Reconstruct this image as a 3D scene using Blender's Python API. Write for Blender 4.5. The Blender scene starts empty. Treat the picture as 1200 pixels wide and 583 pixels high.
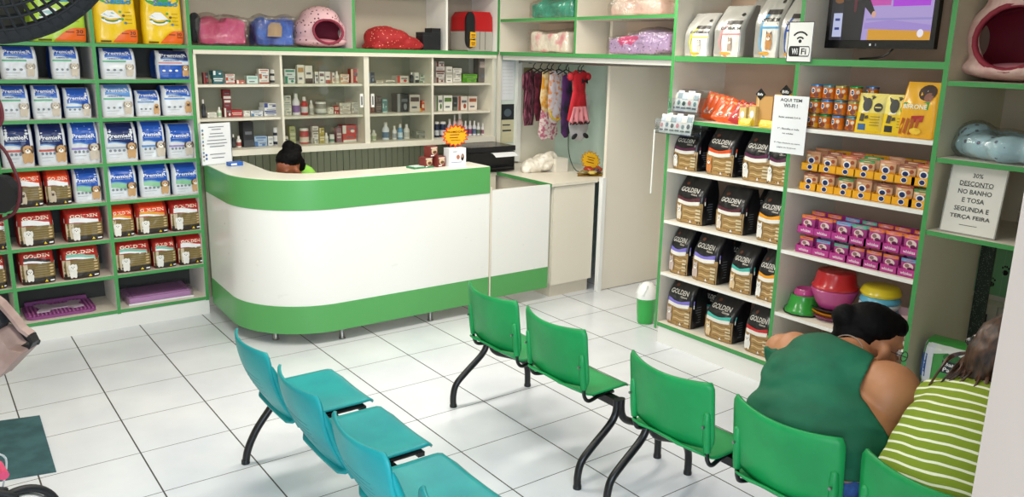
import bpy, bmesh, math, random
from mathutils import Vector, Matrix, noise
import numpy as np
random.seed(7)
PI = math.pi
SC = bpy.context.scene
COL = SC.collection

# ---------------------------------------------------------------- camera
CAM = np.array([-0.74897, -6.36386, 2.02024]); YAW, PITCH, ROLL, FPX = 0.64112, 0.23838, 0.02211, 951.06
cy_, sy_, cp_, sp_ = math.cos(YAW), math.sin(YAW), math.cos(PITCH), math.sin(PITCH)
_f = np.array([sy_*cp_, cy_*cp_, -sp_]); _r = np.array([cy_, -sy_, 0.0]); _u = np.cross(_r, _f)
_c, _s = math.cos(ROLL), math.sin(ROLL)
RR = _c*_r + _s*_u; UU = -_s*_r + _c*_u
cd = bpy.data.cameras.new('camera'); cam = bpy.data.objects.new('camera', cd); COL.objects.link(cam)
M = Matrix(((RR[0], UU[0], -_f[0], CAM[0]), (RR[1], UU[1], -_f[1], CAM[1]), (RR[2], UU[2], -_f[2], CAM[2]), (0, 0, 0, 1)))
cam.matrix_world = M
cd.sensor_width = 36; cd.lens = 36*FPX/1200; cd.clip_start = 0.05; cd.clip_end = 100
SC.camera = cam

def _ray(x, y):
    a, b = (x-600)/FPX, (291.5-y)/FPX
    return a*RR + b*UU + _f
def onx(x, y, X): d = _ray(x, y); return CAM + d*(X-CAM[0])/d[0]     # where a point seen at (x, y) stands on a known plane of the room
def ony(x, y, Y): d = _ray(x, y); return CAM + d*(Y-CAM[1])/d[1]
def onz(x, y, Z): d = _ray(x, y); return CAM + d*(Z-CAM[2])/d[2]

# ---------------------------------------------------------------- light
SC.view_settings.view_transform = 'Standard'; SC.view_settings.look = 'None'
SC.view_settings.gamma = 1.0; SC.view_settings.use_curve_mapping = False
SC.view_settings.exposure = 0.17
w = bpy.data.worlds.new('world'); SC.world = w; w.use_nodes = True
w.node_tree.nodes['Background'].inputs[0].default_value = (0.80, 0.90, 1.0, 1)
w.node_tree.nodes['Background'].inputs[1].default_value = 1.1
def area(name, loc, target, sx, sy, power, col):
    l = bpy.data.lights.new(name, 'AREA'); l.shape = 'RECTANGLE'; l.size = sx; l.size_y = sy; l.energy = power; l.color = col
    o = bpy.data.objects.new(name, l); COL.objects.link(o); o.location = loc
    o.rotation_euler = (Vector(target)-Vector(loc)).to_track_quat('-Z', 'Y').to_euler(); return o
area('shopfront_daylight', (-1.25, -7.5, 1.9), (1.5, -2.2, 0.5), 3.0, 2.4, 185, (0.74, 0.86, 1.0))
for x, y, p in ((0.6, -2.2, 31), (2.6, -2.4, 33), (2.7, -0.9, 12), (1.0, -4.2, 18)):
    area('ceiling_tube_light', (x, y, 2.86), (x, y, 0), 1.2, 0.3, p, (1.0, 0.94, 0.84))

# ---------------------------------------------------------------- materials
def lin(c):
    if isinstance(c, str): c = [int(c[i:i+2], 16)/255 for i in (0, 2, 4)]
    return tuple((v/12.92 if v <= 0.04045 else ((v+0.055)/1.055)**2.4) for v in c)
_M = {}
def mat(col, rough=0.5, metal=0.0, coat=0.0, emit=0, alpha=None):
    """plain surface with a faint procedural mottling of its roughness"""
    k = (col, rough, metal, coat, emit, alpha)
    if k in _M: return _M[k]
    m = bpy.data.materials.new('surface_'+str(col)); m.use_nodes = True
    nt = m.node_tree; b = nt.nodes['Principled BSDF']
    c = lin(col); b.inputs['Base Color'].default_value = (*c, 1)
    b.inputs['Metallic'].default_value = metal
    if coat: b.inputs['Coat Weight'].default_value = coat; b.inputs['Coat Roughness'].default_value = 0.15
    n = nt.nodes.new('ShaderNodeTexNoise'); n.inputs['Scale'].default_value = 14
    r = nt.nodes.new('ShaderNodeMapRange'); r.inputs[3].default_value = max(0.02, rough-0.015); r.inputs[4].default_value = min(1, rough+0.015)
    nt.links.new(n.outputs[0], r.inputs[0]); nt.links.new(r.outputs[0], b.inputs['Roughness'])
    if emit:
        b.inputs['Emission Color'].default_value = (*c, 1); b.inputs['Emission Strength'].default_value = emit
        b.inputs['Base Color'].default_value = (0.01, 0.01, 0.01, 1)
    m.diffuse_color = (*c, 1); _M[k] = m
    return m
def film(name, gloss, tint=(1, 1, 1), rough=0.08, bump=0.6, scale=30):
    """clear plastic film or glass: mostly see-through with highlights"""
    m = bpy.data.materials.new(name); m.use_nodes = True; nt = m.node_tree; nt.nodes.clear()
    o = nt.nodes.new('ShaderNodeOutputMaterial'); t = nt.nodes.new('ShaderNodeBsdfTransparent'); g = nt.nodes.new('ShaderNodeBsdfGlossy')
    t.inputs[0].default_value = (*tint, 1); g.inputs['Roughness'].default_value = rough
    mx = nt.nodes.new('ShaderNodeMixShader'); lw = nt.nodes.new('ShaderNodeLayerWeight'); lw.inputs[0].default_value = 0.35
    mr = nt.nodes.new('ShaderNodeMapRange'); mr.inputs[3].default_value = gloss; mr.inputs[4].default_value = min(1, gloss+0.5)
    nt.links.new(lw.outputs['Facing'], mr.inputs[0]); nt.links.new(mr.outputs[0], mx.inputs[0])
    if bump:
        n = nt.nodes.new('ShaderNodeTexNoise'); n.inputs['Scale'].default_value = scale; n.inputs['Detail'].default_value = 4
        tc = nt.nodes.new('ShaderNodeTexCoord'); bp = nt.nodes.new('ShaderNodeBump'); bp.inputs['Strength'].default_value = bump; bp.inputs['Distance'].default_value = 0.03
        nt.links.new(tc.outputs['Object'], n.inputs[0]); nt.links.new(n.outputs[0], bp.inputs['Height']); nt.links.new(bp.outputs[0], g.inputs['Normal']); nt.links.new(bp.outputs[0], lw.inputs['Normal'])
    nt.links.new(t.outputs[0], mx.inputs[1]); nt.links.new(g.outputs[0], mx.inputs[2]); nt.links.new(mx.outputs[0], o.inputs[0])
    return m
def spotted(name, base, dot, scale=22, thr=0.32, rough=0.8, dot2=None, coat=0.0):
    """fabric printed with spots (voronoi)"""
    m = bpy.data.materials.new(name); m.use_nodes = True; nt = m.node_tree; b = nt.nodes['Principled BSDF']
    b.inputs['Roughness'].default_value = rough; b.inputs['Coat Weight'].default_value = coat
    tc = nt.nodes.new('ShaderNodeTexCoord'); v = nt.nodes.new('ShaderNodeTexVoronoi'); v.inputs['Scale'].default_value = scale
    r = nt.nodes.new('ShaderNodeValToRGB'); r.color_ramp.interpolation = 'CONSTANT'
    r.color_ramp.elements[0].color = (*lin(dot), 1); r.color_ramp.elements[1].position = thr; r.color_ramp.elements[1].color = (*lin(base), 1)
    if dot2:
        e = r.color_ramp.elements.new(thr*0.5); e.color = (*lin(dot2), 1)
    nt.links.new(tc.outputs['Object'], v.inputs['Vector']); nt.links.new(v.outputs['Distance'], r.inputs[0]); nt.links.new(r.outputs[0], b.inputs['Base Color'])
    return m
def mottled(name, c1, c2, scale=8, rough=0.8, lo=0.4, hi=0.6, metal=0, bump=0, stretch=(1, 1, 1)):
    m = bpy.data.materials.new(name); m.use_nodes = True; nt = m.node_tree; b = nt.nodes['Principled BSDF']
    b.inputs['Roughness'].default_value = rough; b.inputs['Metallic'].default_value = metal
    tc = nt.nodes.new('ShaderNodeTexCoord'); mp = nt.nodes.new('ShaderNodeMapping'); mp.inputs['Scale'].default_value = stretch
    v = nt.nodes.new('ShaderNodeTexNoise'); v.inputs['Scale'].default_value = scale; v.inputs['Detail'].default_value = 5
    r = nt.nodes.new('ShaderNodeValToRGB'); r.color_ramp.elements[0].position = lo; r.color_ramp.elements[1].position = hi
    r.color_ramp.elements[0].color = (*lin(c1), 1); r.color_ramp.elements[1].color = (*lin(c2), 1)
    nt.links.new(tc.outputs['Object'], mp.inputs[0]); nt.links.new(mp.outputs[0], v.inputs['Vector']); nt.links.new(v.outputs[0], r.inputs[0]); nt.links.new(r.outputs[0], b.inputs['Base Color'])
    if bump:
        bp = nt.nodes.new('ShaderNodeBump'); bp.inputs['Strength'].default_value = bump; bp.inputs['Distance'].default_value = 0.01
        nt.links.new(v.outputs[0], bp.inputs['Height']); nt.links.new(bp.outputs[0], b.inputs['Normal'])
    return m

CREAM = mat('e9e2d2', 0.45); WHITE = mat('f1f0ea', 0.4); GREEN = mat('479a54', 0.4); CGREEN = mat('58a75c', 0.35); CWHITE = mat('f4f3ee', 0.28)
BLACK = mat('131416', 0.4); DARK = mat('1f2228', 0.5); PAPER = mat('eef0f2', 0.7); INK = mat('33363c', 0.7); STEEL = mat('9a9a98', 0.3, 0.9)
GLASS = film('cabinet_glass', 0.02, (0.97, 0.98, 0.96), 0.03, 0); WRAP = film('plastic_wrap', 0.05, (0.97, 0.97, 0.97), 0.10, 0.25, 40)

# ---------------------------------------------------------------- mesh helpers
class MB:
    def __init__(s): s.v = []; s.f = []; s.m = []; s.mats = []
    def mi(s, m):
        if m not in s.mats: s.mats.append(m)
        return s.mats.index(m)
    def add(s, vs, fs, m):
        k = len(s.v); s.v += [tuple(p) for p in vs]; i = s.mi(m)
        s.f += [tuple(a+k for a in f) for f in fs]; s.m += [i]*len(fs); return s
    def box(s, a, b, m, front=None, faces=None):
        x0, y0, z0 = a; x1, y1, z1 = b
        vs = [(x0,y0,z0),(x1,y0,z0),(x1,y1,z0),(x0,y1,z0),(x0,y0,z1),(x1,y0,z1),(x1,y1,z1),(x0,y1,z1)]
        fs = {'-z':(0,3,2,1),'+z':(4,5,6,7),'-y':(0,1,5,4),'+x':(1,2,6,5),'+y':(2,3,7,6),'-x':(3,0,4,7)}
        faces = faces or {}
        for k, f in fs.items():
            s.add(vs, [f], faces.get(k, m))
        return s
    def tube(s, pts, r, m, n=10, cap=True):
        pts = [Vector(p) for p in pts]; rs = r if isinstance(r, (list, tuple)) else [r]*len(pts)
        vs = []; prev = None
        for i, p in enumerate(pts):
            t = (pts[min(i+1, len(pts)-1)]-pts[max(i-1, 0)]).normalized()
            if prev is None:
                a = Vector((0, 0, 1)) if abs(t.z) < 0.9 else Vector((1, 0, 0))
                u = t.cross(a).normalized()
            else: u = (prev - t*prev.dot(t)).normalized()
            prev = u; v = t.cross(u)
            vs += [p + (u*math.cos(2*PI*k/n)+v*math.sin(2*PI*k/n))*rs[i] for k in range(n)]
        L = len(pts)
        fs = [(i*n+k, i*n+(k+1) % n, (i+1)*n+(k+1) % n, (i+1)*n+k) for i in range(L-1) for k in range(n)]
        if cap: fs += [tuple(range(n))[::-1], tuple((L-1)*n+k for k in range(n))]
        return s.add(vs, fs, m)
    def lathe(s, prof, m, n=20, c=(0, 0, 0), sx=1, sy=1, caps=True):
        """prof: [(r, z) or (r, z, material)]; the material colours the band above"""
        vs = [(c[0]+r[0]*sx*math.cos(2*PI*k/n), c[1]+r[0]*sy*math.sin(2*PI*k/n), c[2]+r[1]) for r in prof for k in range(n)]
        k0 = len(s.v); s.v += vs
        for i in range(len(prof)-1):
            mm = s.mi(prof[i][2] if len(prof[i]) > 2 else m)
            for k in range(n):
                s.f.append((k0+i*n+k, k0+i*n+(k+1) % n, k0+(i+1)*n+(k+1) % n, k0+(i+1)*n+k)); s.m.append(mm)
        for i, rev in ((0, 1), (len(prof)-1, 0)):
            if prof[i][0] > 1e-4 and caps:
                f = tuple(k0+i*n+k for k in range(n)); s.f.append(f[::-1] if rev else f); s.m.append(s.mi(m))
        return s
    def prism(s, poly, m, z0, z1, axis='z', side=None):
        """poly outline extruded from z0 to z1 along an axis"""
        def P(a, b, c): return {'z': (a, b, c), 'y': (a, c, b), 'x': (c, a, b)}[axis]
        n = len(poly); vs = [P(a, b, z0) for a, b in poly]+[P(a, b, z1) for a, b in poly]
        s.add(vs, [tuple(range(n))[::-1], tuple(range(n, 2*n))], m)
        return s.add(vs, [(i, (i+1) % n, (i+1) % n+n, i+n) for i in range(n)], side or m)
    def surf(s, fn, nu, nv, m, flip=False):
        vs = [fn(i/nu, j/nv) for j in range(nv+1) for i in range(nu+1)]
        fs = [(j*(nu+1)+i, j*(nu+1)+i+1, (j+1)*(nu+1)+i+1, (j+1)*(nu+1)+i) for j in range(nv) for i in range(nu)]
        if flip: fs = [f[::-1] for f in fs]
        return s.add(vs, fs, m)
    def build(s, name, parent=None, smooth=False, bevel=0, subd=0, solid=0, fixn=True, loc=None, rot=None):
        me = bpy.data.meshes.new(name); me.from_pydata(s.v, [], s.f); me.update()
        for mt in s.mats: me.materials.append(mt)
        me.polygons.foreach_set('material_index', s.m)
        if fixn or smooth:
            b = bmesh.new(); b.from_mesh(me)
            if smooth: bmesh.ops.remove_doubles(b, verts=b.verts, dist=1e-5)
            if fixn: bmesh.ops.recalc_face_normals(b, faces=b.faces)
            b.to_mesh(me); b.free()
        if smooth:
            me.polygons.foreach_set('use_smooth', [True]*len(me.polygons))
            try: me.set_sharp_from_angle(angle=math.radians(50 if smooth is True else smooth))
            except Exception: pass
        o = bpy.data.objects.new(name, me); COL.objects.link(o)
        if parent: o.parent = parent
        if loc is not None: o.location = loc
        if rot is not None: o.rotation_euler = rot
        if solid: q = o.modifiers.new('solid', 'SOLIDIFY'); q.thickness = solid; q.offset = 0
        if bevel: q = o.modifiers.new('bevel', 'BEVEL'); q.width = bevel; q.segments = 2; q.limit_method = 'ANGLE'
        if subd: q = o.modifiers.new('sub', 'SUBSURF'); q.levels = subd; q.render_levels = subd
        return o
def tag(o, label=None, cat=None, group=None, kind=None):
    if label: o['label'] = label
    if cat: o['category'] = cat
    if group: o['group'] = group
    if kind: o['kind'] = kind
    return o
def thing(name, label, cat, loc=(0, 0, 0), rz=0, group=None, kind=None):
    o = bpy.data.objects.new(name, None); COL.objects.link(o); o.empty_display_size = 0.1
    o.location = tuple(float(v) for v in loc); o.rotation_euler = (0, 0, rz); return tag(o, label, cat, group, kind)
def copy_tree(o, parent=None):
    c = o.copy(); COL.objects.link(c); c.parent = parent
    for ch in list(o.children): copy_tree(ch, c)
    return c

# lettering: font outlines turned to flat meshes once and reused
_T = {}
def glyphs(txt, bold=0.0):
    k = (txt, bold)
    if k not in _T:
        cu = bpy.data.curves.new('lettering', 'FONT'); cu.body = txt; cu.align_x = 'CENTER'; cu.align_y = 'CENTER'; cu.offset = bold; cu.resolution_u = 2; cu.space_line = 1.0
        o = bpy.data.objects.new('lettering', cu); me = o.to_mesh()
        vs = [tuple(v.co) for v in me.vertices]; fs = [tuple(p.vertices) for p in me.polygons]
        o.to_mesh_clear(); bpy.data.objects.remove(o); bpy.data.curves.remove(cu)
        xs = [v[0] for v in vs]; ys = [v[1] for v in vs]
        x0, x1, y0, y1 = min(xs), max(xs), min(ys), max(ys)
        vs = [((v[0]-(x0+x1)/2)/(x1-x0), (v[1]-(y0+y1)/2)/(y1-y0)) for v in vs]     # unit box
        _T[k] = (vs, fs, (x1-x0)/(y1-y0))
    return _T[k]

def printed(mb, F, art):
    """art drawn in (u, v) of a surface F(u, v, lift) -> point; each layer a hair above the last"""
    for i, a in enumerate(art):
        L = 0.0018+0.0005*i; k = a[0]
        if k == 'r':
            _, u0, v0, u1, v1, m = a
            nu = max(1, int(abs(u1-u0)*14)); nv = max(1, int(abs(v1-v0)*14))
            mb.surf(lambda s, t: F(u0+(u1-u0)*s, v0+(v1-v0)*t, L), nu, nv, m)
        elif k == 'q':      # quad / polygon swept between a lower and an upper edge: list of (u, vlow, vhigh)
            _, cols, m = a
            vs = []; n = 8
            for (u, a0, b0) in cols: vs += [F(u, a0+(b0-a0)*j/n, L) for j in range(n+1)]
            mb.add(vs, [(c*(n+1)+j, (c+1)*(n+1)+j, (c+1)*(n+1)+j+1, c*(n+1)+j+1) for c in range(len(cols)-1) for j in range(n)], m)
        elif k == 'e':
            _, cu, cv, ru, rv, m = a; n = 14
            vs = [F(cu, cv, L)]+[F(cu+ru*math.cos(2*PI*j/n), cv+rv*math.sin(2*PI*j/n), L) for j in range(n)]
            mb.add(vs, [(0, 1+j, 1+(j+1) % n) for j in range(n)], m)
        elif k == 'p':
            _, pts, m = a
            mb.add([F(u, v, L) for u, v in pts], [tuple(range(len(pts)))], m)
        elif k == 't':      # text centred at (u, v), width wu, height hv
            _, txt, cu, cv, wu, hv, m = a[:7]; sl = a[7] if len(a) > 7 else 0
            vs, fs, _ = glyphs(txt, 0.02)
            mb.add([F(cu+x*wu+sl*y*hv, cv+y*hv+sl*0, L) for x, y in vs], fs, m)
        elif k == 'arc':    # ring segment
            _, cu, cv, ru, rv, a0, a1, th, m = a; n = 12; vs = []
            for j in range(n+1):
                t = a0+(a1-a0)*j/n
                vs += [F(cu+ru*math.cos(t), cv+rv*math.sin(t), L), F(cu+ru*(1-th)*math.cos(t), cv+rv*(1-th)*math.sin(t), L)]
            mb.add(vs, [(2*j, 2*j+1, 2*j+3, 2*j+2) for j in range(n)], m)

def flatF(w, h, y=0.0, x0=0, z0=0):
    return lambda u, v, L=0: (x0+(u-0.5)*w, y-L, z0+v*h)
def text_lines(art, lines, m, u0=0.5):
    for (txt, v, wu, hv) in lines: art.append(('t', txt, u0, v, wu, hv, m))

def unit_mesh(kind):
    b = bmesh.new()
    if kind: bmesh.ops.create_icosphere(b, subdivisions=3, radius=1)
    else: bmesh.ops.create_cube(b, size=2); bmesh.ops.triangulate(b, faces=b.faces)
    b.verts.index_update(); r = (np.array([v.co[:] for v in b.verts]), np.array([[v.index for v in f.verts] for f in b.faces])); b.free(); return r
ICO, CUBE = unit_mesh(1), unit_mesh(0)
TMP = bpy.data.scenes.new('workbench')      # modifiers are applied here, apart from the big scene
def blob(parts, mats, name, parent=None, voxel=0.012, smooth=8, matfn=None, keep=None, grow=0.0, push=None):
    """one continuous skin over ellipsoids ('e', centre, radii, euler) and tapered limbs ('c', p0, r0, p1, r1)"""
    V_, F_ = [], []; base_b = None
    def put(src, mt):
        k = sum(len(a) for a in V_); vs, fs = src
        m4 = np.array(mt); V_.append(vs @ m4[:3, :3].T + m4[:3, 3]); F_.append(fs+k)
    def sph(c, r, e=(0, 0, 0)):
        mt = Matrix.Translation(c) @ Matrix.Rotation(e[2], 4, 'Z') @ Matrix.Rotation(e[1], 4, 'Y') @ Matrix.Rotation(e[0], 4, 'X') @ Matrix.Diagonal((r[0]+grow, r[1]+grow, r[2]+grow, 1))
        put(ICO, mt)
    for p in parts:
        if p[0] == 'b':
            e = p[3] if len(p) > 3 else (0, 0, 0); r = p[2]
            put(CUBE, Matrix.Translation(p[1]) @ Matrix.Rotation(e[2], 4, 'Z') @ Matrix.Rotation(e[1], 4, 'Y') @ Matrix.Rotation(e[0], 4, 'X') @ Matrix.Diagonal((r[0]+grow, r[1]+grow, r[2]+grow, 1)))
        elif p[0] == 'e': sph(p[1], p[2], p[3] if len(p) > 3 else (0, 0, 0))
        else:
            a, b = Vector(p[1]), Vector(p[3]); n = max(2, int((b-a).length/(min(p[2], p[4])*0.35)))
            for i in range(n+1):
                t = i/n; r = p[2]+(p[4]-p[2])*t; sph(a.lerp(b, t), (r, r, r))
    me = bpy.data.meshes.new(name); me.from_pydata(np.concatenate(V_).tolist(), [], np.concatenate(F_).tolist())
    o = bpy.data.objects.new(name, me); COL.objects.link(o)
    q = o.modifiers.new('r', 'REMESH'); q.mode = 'VOXEL'; q.voxel_size = voxel
    q = o.modifiers.new('s', 'SMOOTH'); q.factor = 0.5; q.iterations = smooth
    COL.objects.unlink(o); TMP.collection.objects.link(o); vl = TMP.view_layers[0]; vl.update(); me2 = bpy.data.meshes.new_from_object(o.evaluated_get(vl.depsgraph))
    TMP.collection.objects.unlink(o); COL.objects.link(o)
    o.modifiers.clear(); o.data = me2; bpy.data.meshes.remove(me)
    me2.name = name
    if push or keep:
        b = bmesh.new(); b.from_mesh(me2); b.normal_update()
        if push:
            for v in b.verts: v.co += v.normal*push(v.co)
        if keep: bmesh.ops.delete(b, geom=[f for f in b.faces if not keep(f.calc_center_median())], context='FACES')
        if keep:                       # smooth the cut hems and necklines
            for _ in range(10):
                mv = {}
                for v in b.verts:
                    nb = [e.other_vert(v).co for e in v.link_edges if e.is_boundary]
                    if len(nb) == 2: mv[v] = v.co*0.5+(nb[0]+nb[1])*0.25
                for v, c_ in mv.items(): v.co = c_
        b.to_mesh(me2); b.free()
    me2.materials.clear()
    for m in mats: me2.materials.append(m)
    for p in me2.polygons:
        p.use_smooth = True
        p.material_index = matfn(p.center) if matfn else 0
    if parent: o.parent = parent
    return o

def crinkle(a=0.012, f=9, b=0.004, g=34):
    return lambda c: a*noise.noise(c*f)+b*(1-2*abs(noise.noise(c*g)))
# ---------------------------------------------------------------- room shell
def tile_floor():
    m = bpy.data.materials.new('floor_tiles'); m.use_nodes = True; nt = m.node_tree; b = nt.nodes['Principled BSDF']
    tc = nt.nodes.new('ShaderNodeTexCoord'); sp = nt.nodes.new('ShaderNodeSeparateXYZ'); nt.links.new(tc.outputs['Object'], sp.inputs[0])
    def mth(op, a, b_=None, c=None):
        n = nt.nodes.new('ShaderNodeMath'); n.operation = op
        for i, v in enumerate((a, b_, c)):
            if v is None: continue
            if isinstance(v, (int, float)): n.inputs[i].default_value = v
            else: nt.links.new(v, n.inputs[i])
        return n.outputs[0]
    def line(out, half):
        fr = mth('FRACT', mth('ADD', mth('MULTIPLY', out, 1/0.45), 100.0)); d = mth('MINIMUM', fr, mth('SUBTRACT', 1.0, fr))
        return mth('LESS_THAN', d, half/0.45)
    g = mth('MAXIMUM', line(sp.outputs[0], 0.0036), line(sp.outputs[1], 0.0024))
    n = nt.nodes.new('ShaderNodeTexNoise'); n.inputs['Scale'].default_value = 2.3; n.inputs['Detail'].default_value = 6
    nt.links.new(tc.outputs['Object'], n.inputs[0])
    r = nt.nodes.new('ShaderNodeValToRGB'); r.color_ramp.elements[0].color = (*lin('dadee5'), 1); r.color_ramp.elements[1].color = (*lin('e6e9ee'), 1)
    r.color_ramp.elements[0].position = 0.35; r.color_ramp.elements[1].position = 0.65; nt.links.new(n.outputs[0], r.inputs[0])
    mx = nt.nodes.new('ShaderNodeMix'); mx.data_type = 'RGBA'; nt.links.new(g, mx.inputs[0]); nt.links.new(r.outputs[0], mx.inputs[6]); mx.inputs[7].default_value = (*lin('4a4846'), 1)
    nt.links.new(mx.outputs[2], b.inputs['Base Color'])
    rr = nt.nodes.new('ShaderNodeMapRange'); rr.inputs[3].default_value = 0.12; rr.inputs[4].default_value = 0.28; nt.links.new(n.outputs[0], rr.inputs[0])
    nt.links.new(mth('MAXIMUM', rr.outputs[0], mth('MULTIPLY', g, 0.8)), b.inputs['Roughness'])
    bp = nt.nodes.new('ShaderNodeBump'); bp.inputs['Strength'].default_value = 0.5; bp.inputs['Distance'].default_value = 0.002; bp.invert = True
    nt.links.new(g, bp.inputs['Height']); nt.links.new(bp.outputs[0], b.inputs['Normal'])
    return m
def struct(name, mb, **k): return tag(mb.build(name, **k), kind='structure')
X0, X1, Y0, Y1, H = -1.15, 4.75, -5.82, 0.30, 2.95
PLASTER = mottled('painted_plaster', 'e6e0d2', 'ebe6da', 3, 0.7)
MINT = mottled('mint_wall', 'c4dccf', 'cfe3d8', 2, 0.7)
PANELING = mat('c3c7aa', 0.5)
struct('floor', MB().box((X0-0.3, -8.6, -0.1), (7.2, Y1+0.1, 0), tile_floor()))
struct('ceiling', MB().box((X0-0.1, Y0-0.2, H), (7.2, Y1+0.1, H+0.1), mat('efece4', 0.8)))
struct('wall_back', MB().box((X0-0.1, Y1, 0), (X1+0.1, Y1+0.1, H), PLASTER))
struct('wall_left', MB().box((X0-0.1, Y0, 0), (X0, Y1, H), PLASTER))
struct('wall_right', MB().box((X1, -3.6, 0), (X1+0.1, Y1, H), PLASTER).box((X1, -5.95, 1.18), (X1+0.1, -3.6, H), PLASTER).box((X1, -5.95, 0), (X1+0.1, -5.45, 1.18), PLASTER))
struct('wall_front', MB().box((0.73, -5.97, 0), (X1+0.1, -5.80, H), mat('96887c', 0.7)).box((X0-0.1, -5.97, 2.6), (0.73, -5.82, H), PLASTER), bevel=0.004)
# alcove walls under the overhead cabinets
struct('wall_alcove', MB().box((4.38, -1.325, 0), (4.44, 0.28, 2.0), MINT).box((3.93, -0.16, 0.0), (4.38, -0.10, 2.0), mat('e3dccb', 0.6)))
struct('door_1', MB().box((3.955, -1.36, 0.005), (4.745, -1.33, 2.30), mat('eee6d6', 0.4)))
struct('trim_1', MB().box((3.915, -1.375, 0.0), (3.955, -1.33, 1.0), mat('f5f5f2', 0.4)), bevel=0.003)
# grooved green panelling behind the counter
pn = MB()
for i in range(44):
    x = 0.99+i*0.06
    pn.box((x, 0.245, 0), (x+0.054, 0.285, 1.24), PANELING)
pn.box((0.99, 0.275, 0), (3.64, 0.30, 1.24), mat('989d84', 0.8))
struct('wall_paneling', pn)
# room beyond the opening on the right
bk = MB().box((6.9, -7.0, 0), (7.0, -2.9, H), mat('cfd3bd', 0.7)).box((4.55, -2.95, 0), (7.0, -2.9, H), mat('cfd3bd', 0.7))
struct('wall_beyond', bk)
area('back_room_light', (5.8, -4.6, 2.8), (5.8, -4.6, 0), 0.9, 0.5, 60, (0.97, 1.0, 0.93))

# ---------------------------------------------------------------- shelving
def shelf_y(root, x0, x1, z, d=0.42, y=-0.19, m=CREAM, e=GREEN, t=0.024):
    MB().box((x0, y, z-t), (x1, y+d, z), m, faces={'-y': e}).build('shelf', root)
def post_y(root, x, z0, z1, d=0.42, y=-0.19, m=WHITE, e=GREEN, t=0.024, name='divider'):
    MB().box((x-t/2, y-0.002, z0), (x+t/2, y+d, z1), m, faces={'-y': e}).build(name, root)
LZ = [0.14, 0.40, 0.665, 0.935, 1.205, 1.515, 1.775, 2.015]
r = thing('shelving_unit', 'tall green edged wall shelving unit with bags of pet food on the left', 'shelving', (0, 0, 0))
for k in range(3):
    x0 = 0.948-0.625*(k+1)+0.012; x1 = 0.948-0.625*k-0.012
    for z in LZ: shelf_y(r, x0, x1, z)
for k in range(4): post_y(r, 0.948-0.625*k, 0.11, 2.50)
shelf_y(r, -0.93, 0.936, 2.52)
MB().box((-0.93, 0.232, 0.11), (0.948, 0.248, 2.50), mat('42433f', 0.7), faces={}).build('back_panel', r)
MB().box((-0.94, -0.185, 0), (0.96, 0.2, 0.112), WHITE).build('plinth', r)
# overhead open cabinets above the medicine shelves
r = thing('overhead_cabinet', 'green edged open cabinet above the medicine shelves holding pet beds', 'cabinet', (0, 0, 0))
shelf_y(r, 0.96, 3.65, 2.015, t=0.03); shelf_y(r, 0.96, 3.65, 2.52)
MB().box((2.215, -0.192, 2.016), (2.241, 0.23, 2.49), WHITE, faces={'-y': GREEN}).build('divider', r)
MB().box((3.145, -0.11, 2.016), (3.165, 0.23, 2.49), WHITE).build('divider', r)
MB().box((3.638, -0.192, 2.016), (3.662, 0.23, 2.49), WHITE, faces={'-y': GREEN, '-x': WHITE}).build('side_panel', r)
MB().box((0.96, 0.232, 1.99), (3.66, 0.248, 2.50), mat('bfb5a2', 0.6)).build('back_panel', r)
# medicine cabinet
FR = mat('e6e1d0', 0.4)
r = thing('medicine_cabinet', 'cream glass fronted wall cabinet full of medicine boxes', 'cabinet', (0, 0, 0))
MB().box((0.965, 0.20, 1.235), (3.63, 0.23, 1.985), mat('a9a892', 0.6)).build('back_panel', r)
for a, b in ((0.965, 1.615), (1.615, 2.315), (2.355, 2.965), (2.965, 3.60)):
    for z in (1.485, 1.735): MB().box((a+0.01, -0.165, z-0.018), (b-0.01, 0.2, z), FR).build('shelf', r)
for x, t in ((0.975, 0.02), (1.615, 0.018), (2.335, 0.045), (2.965, 0.018), (3.61, 0.03)):
    MB().box((x-t/2, -0.185, 1.25), (x+t/2, 0.2, 1.985), FR).build('divider', r)
MB().box((0.965, -0.20, 1.205), (3.63, 0.2, 1.25), FR).build('bottom_rail', r)
MB().box((0.965, -0.20, 1.955), (3.63, 0.2, 1.984), FR).build('top_rail', r)
for x0, x1, hx in ((1.625, 2.315, 2.285), (2.36, 2.955, 2.385)):
    d = MB().box((x0, -0.183, 1.252), (x1, -0.179, 1.953), GLASS).build('glass_door', r)
    h = MB().box((hx-0.014, -0.19, 1.545), (hx+0.014, -0.183, 1.655), WHITE).box((hx-0.005, -0.192, 1.565), (hx+0.005, -0.19, 1.635), DARK).build('handle', d)
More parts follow.
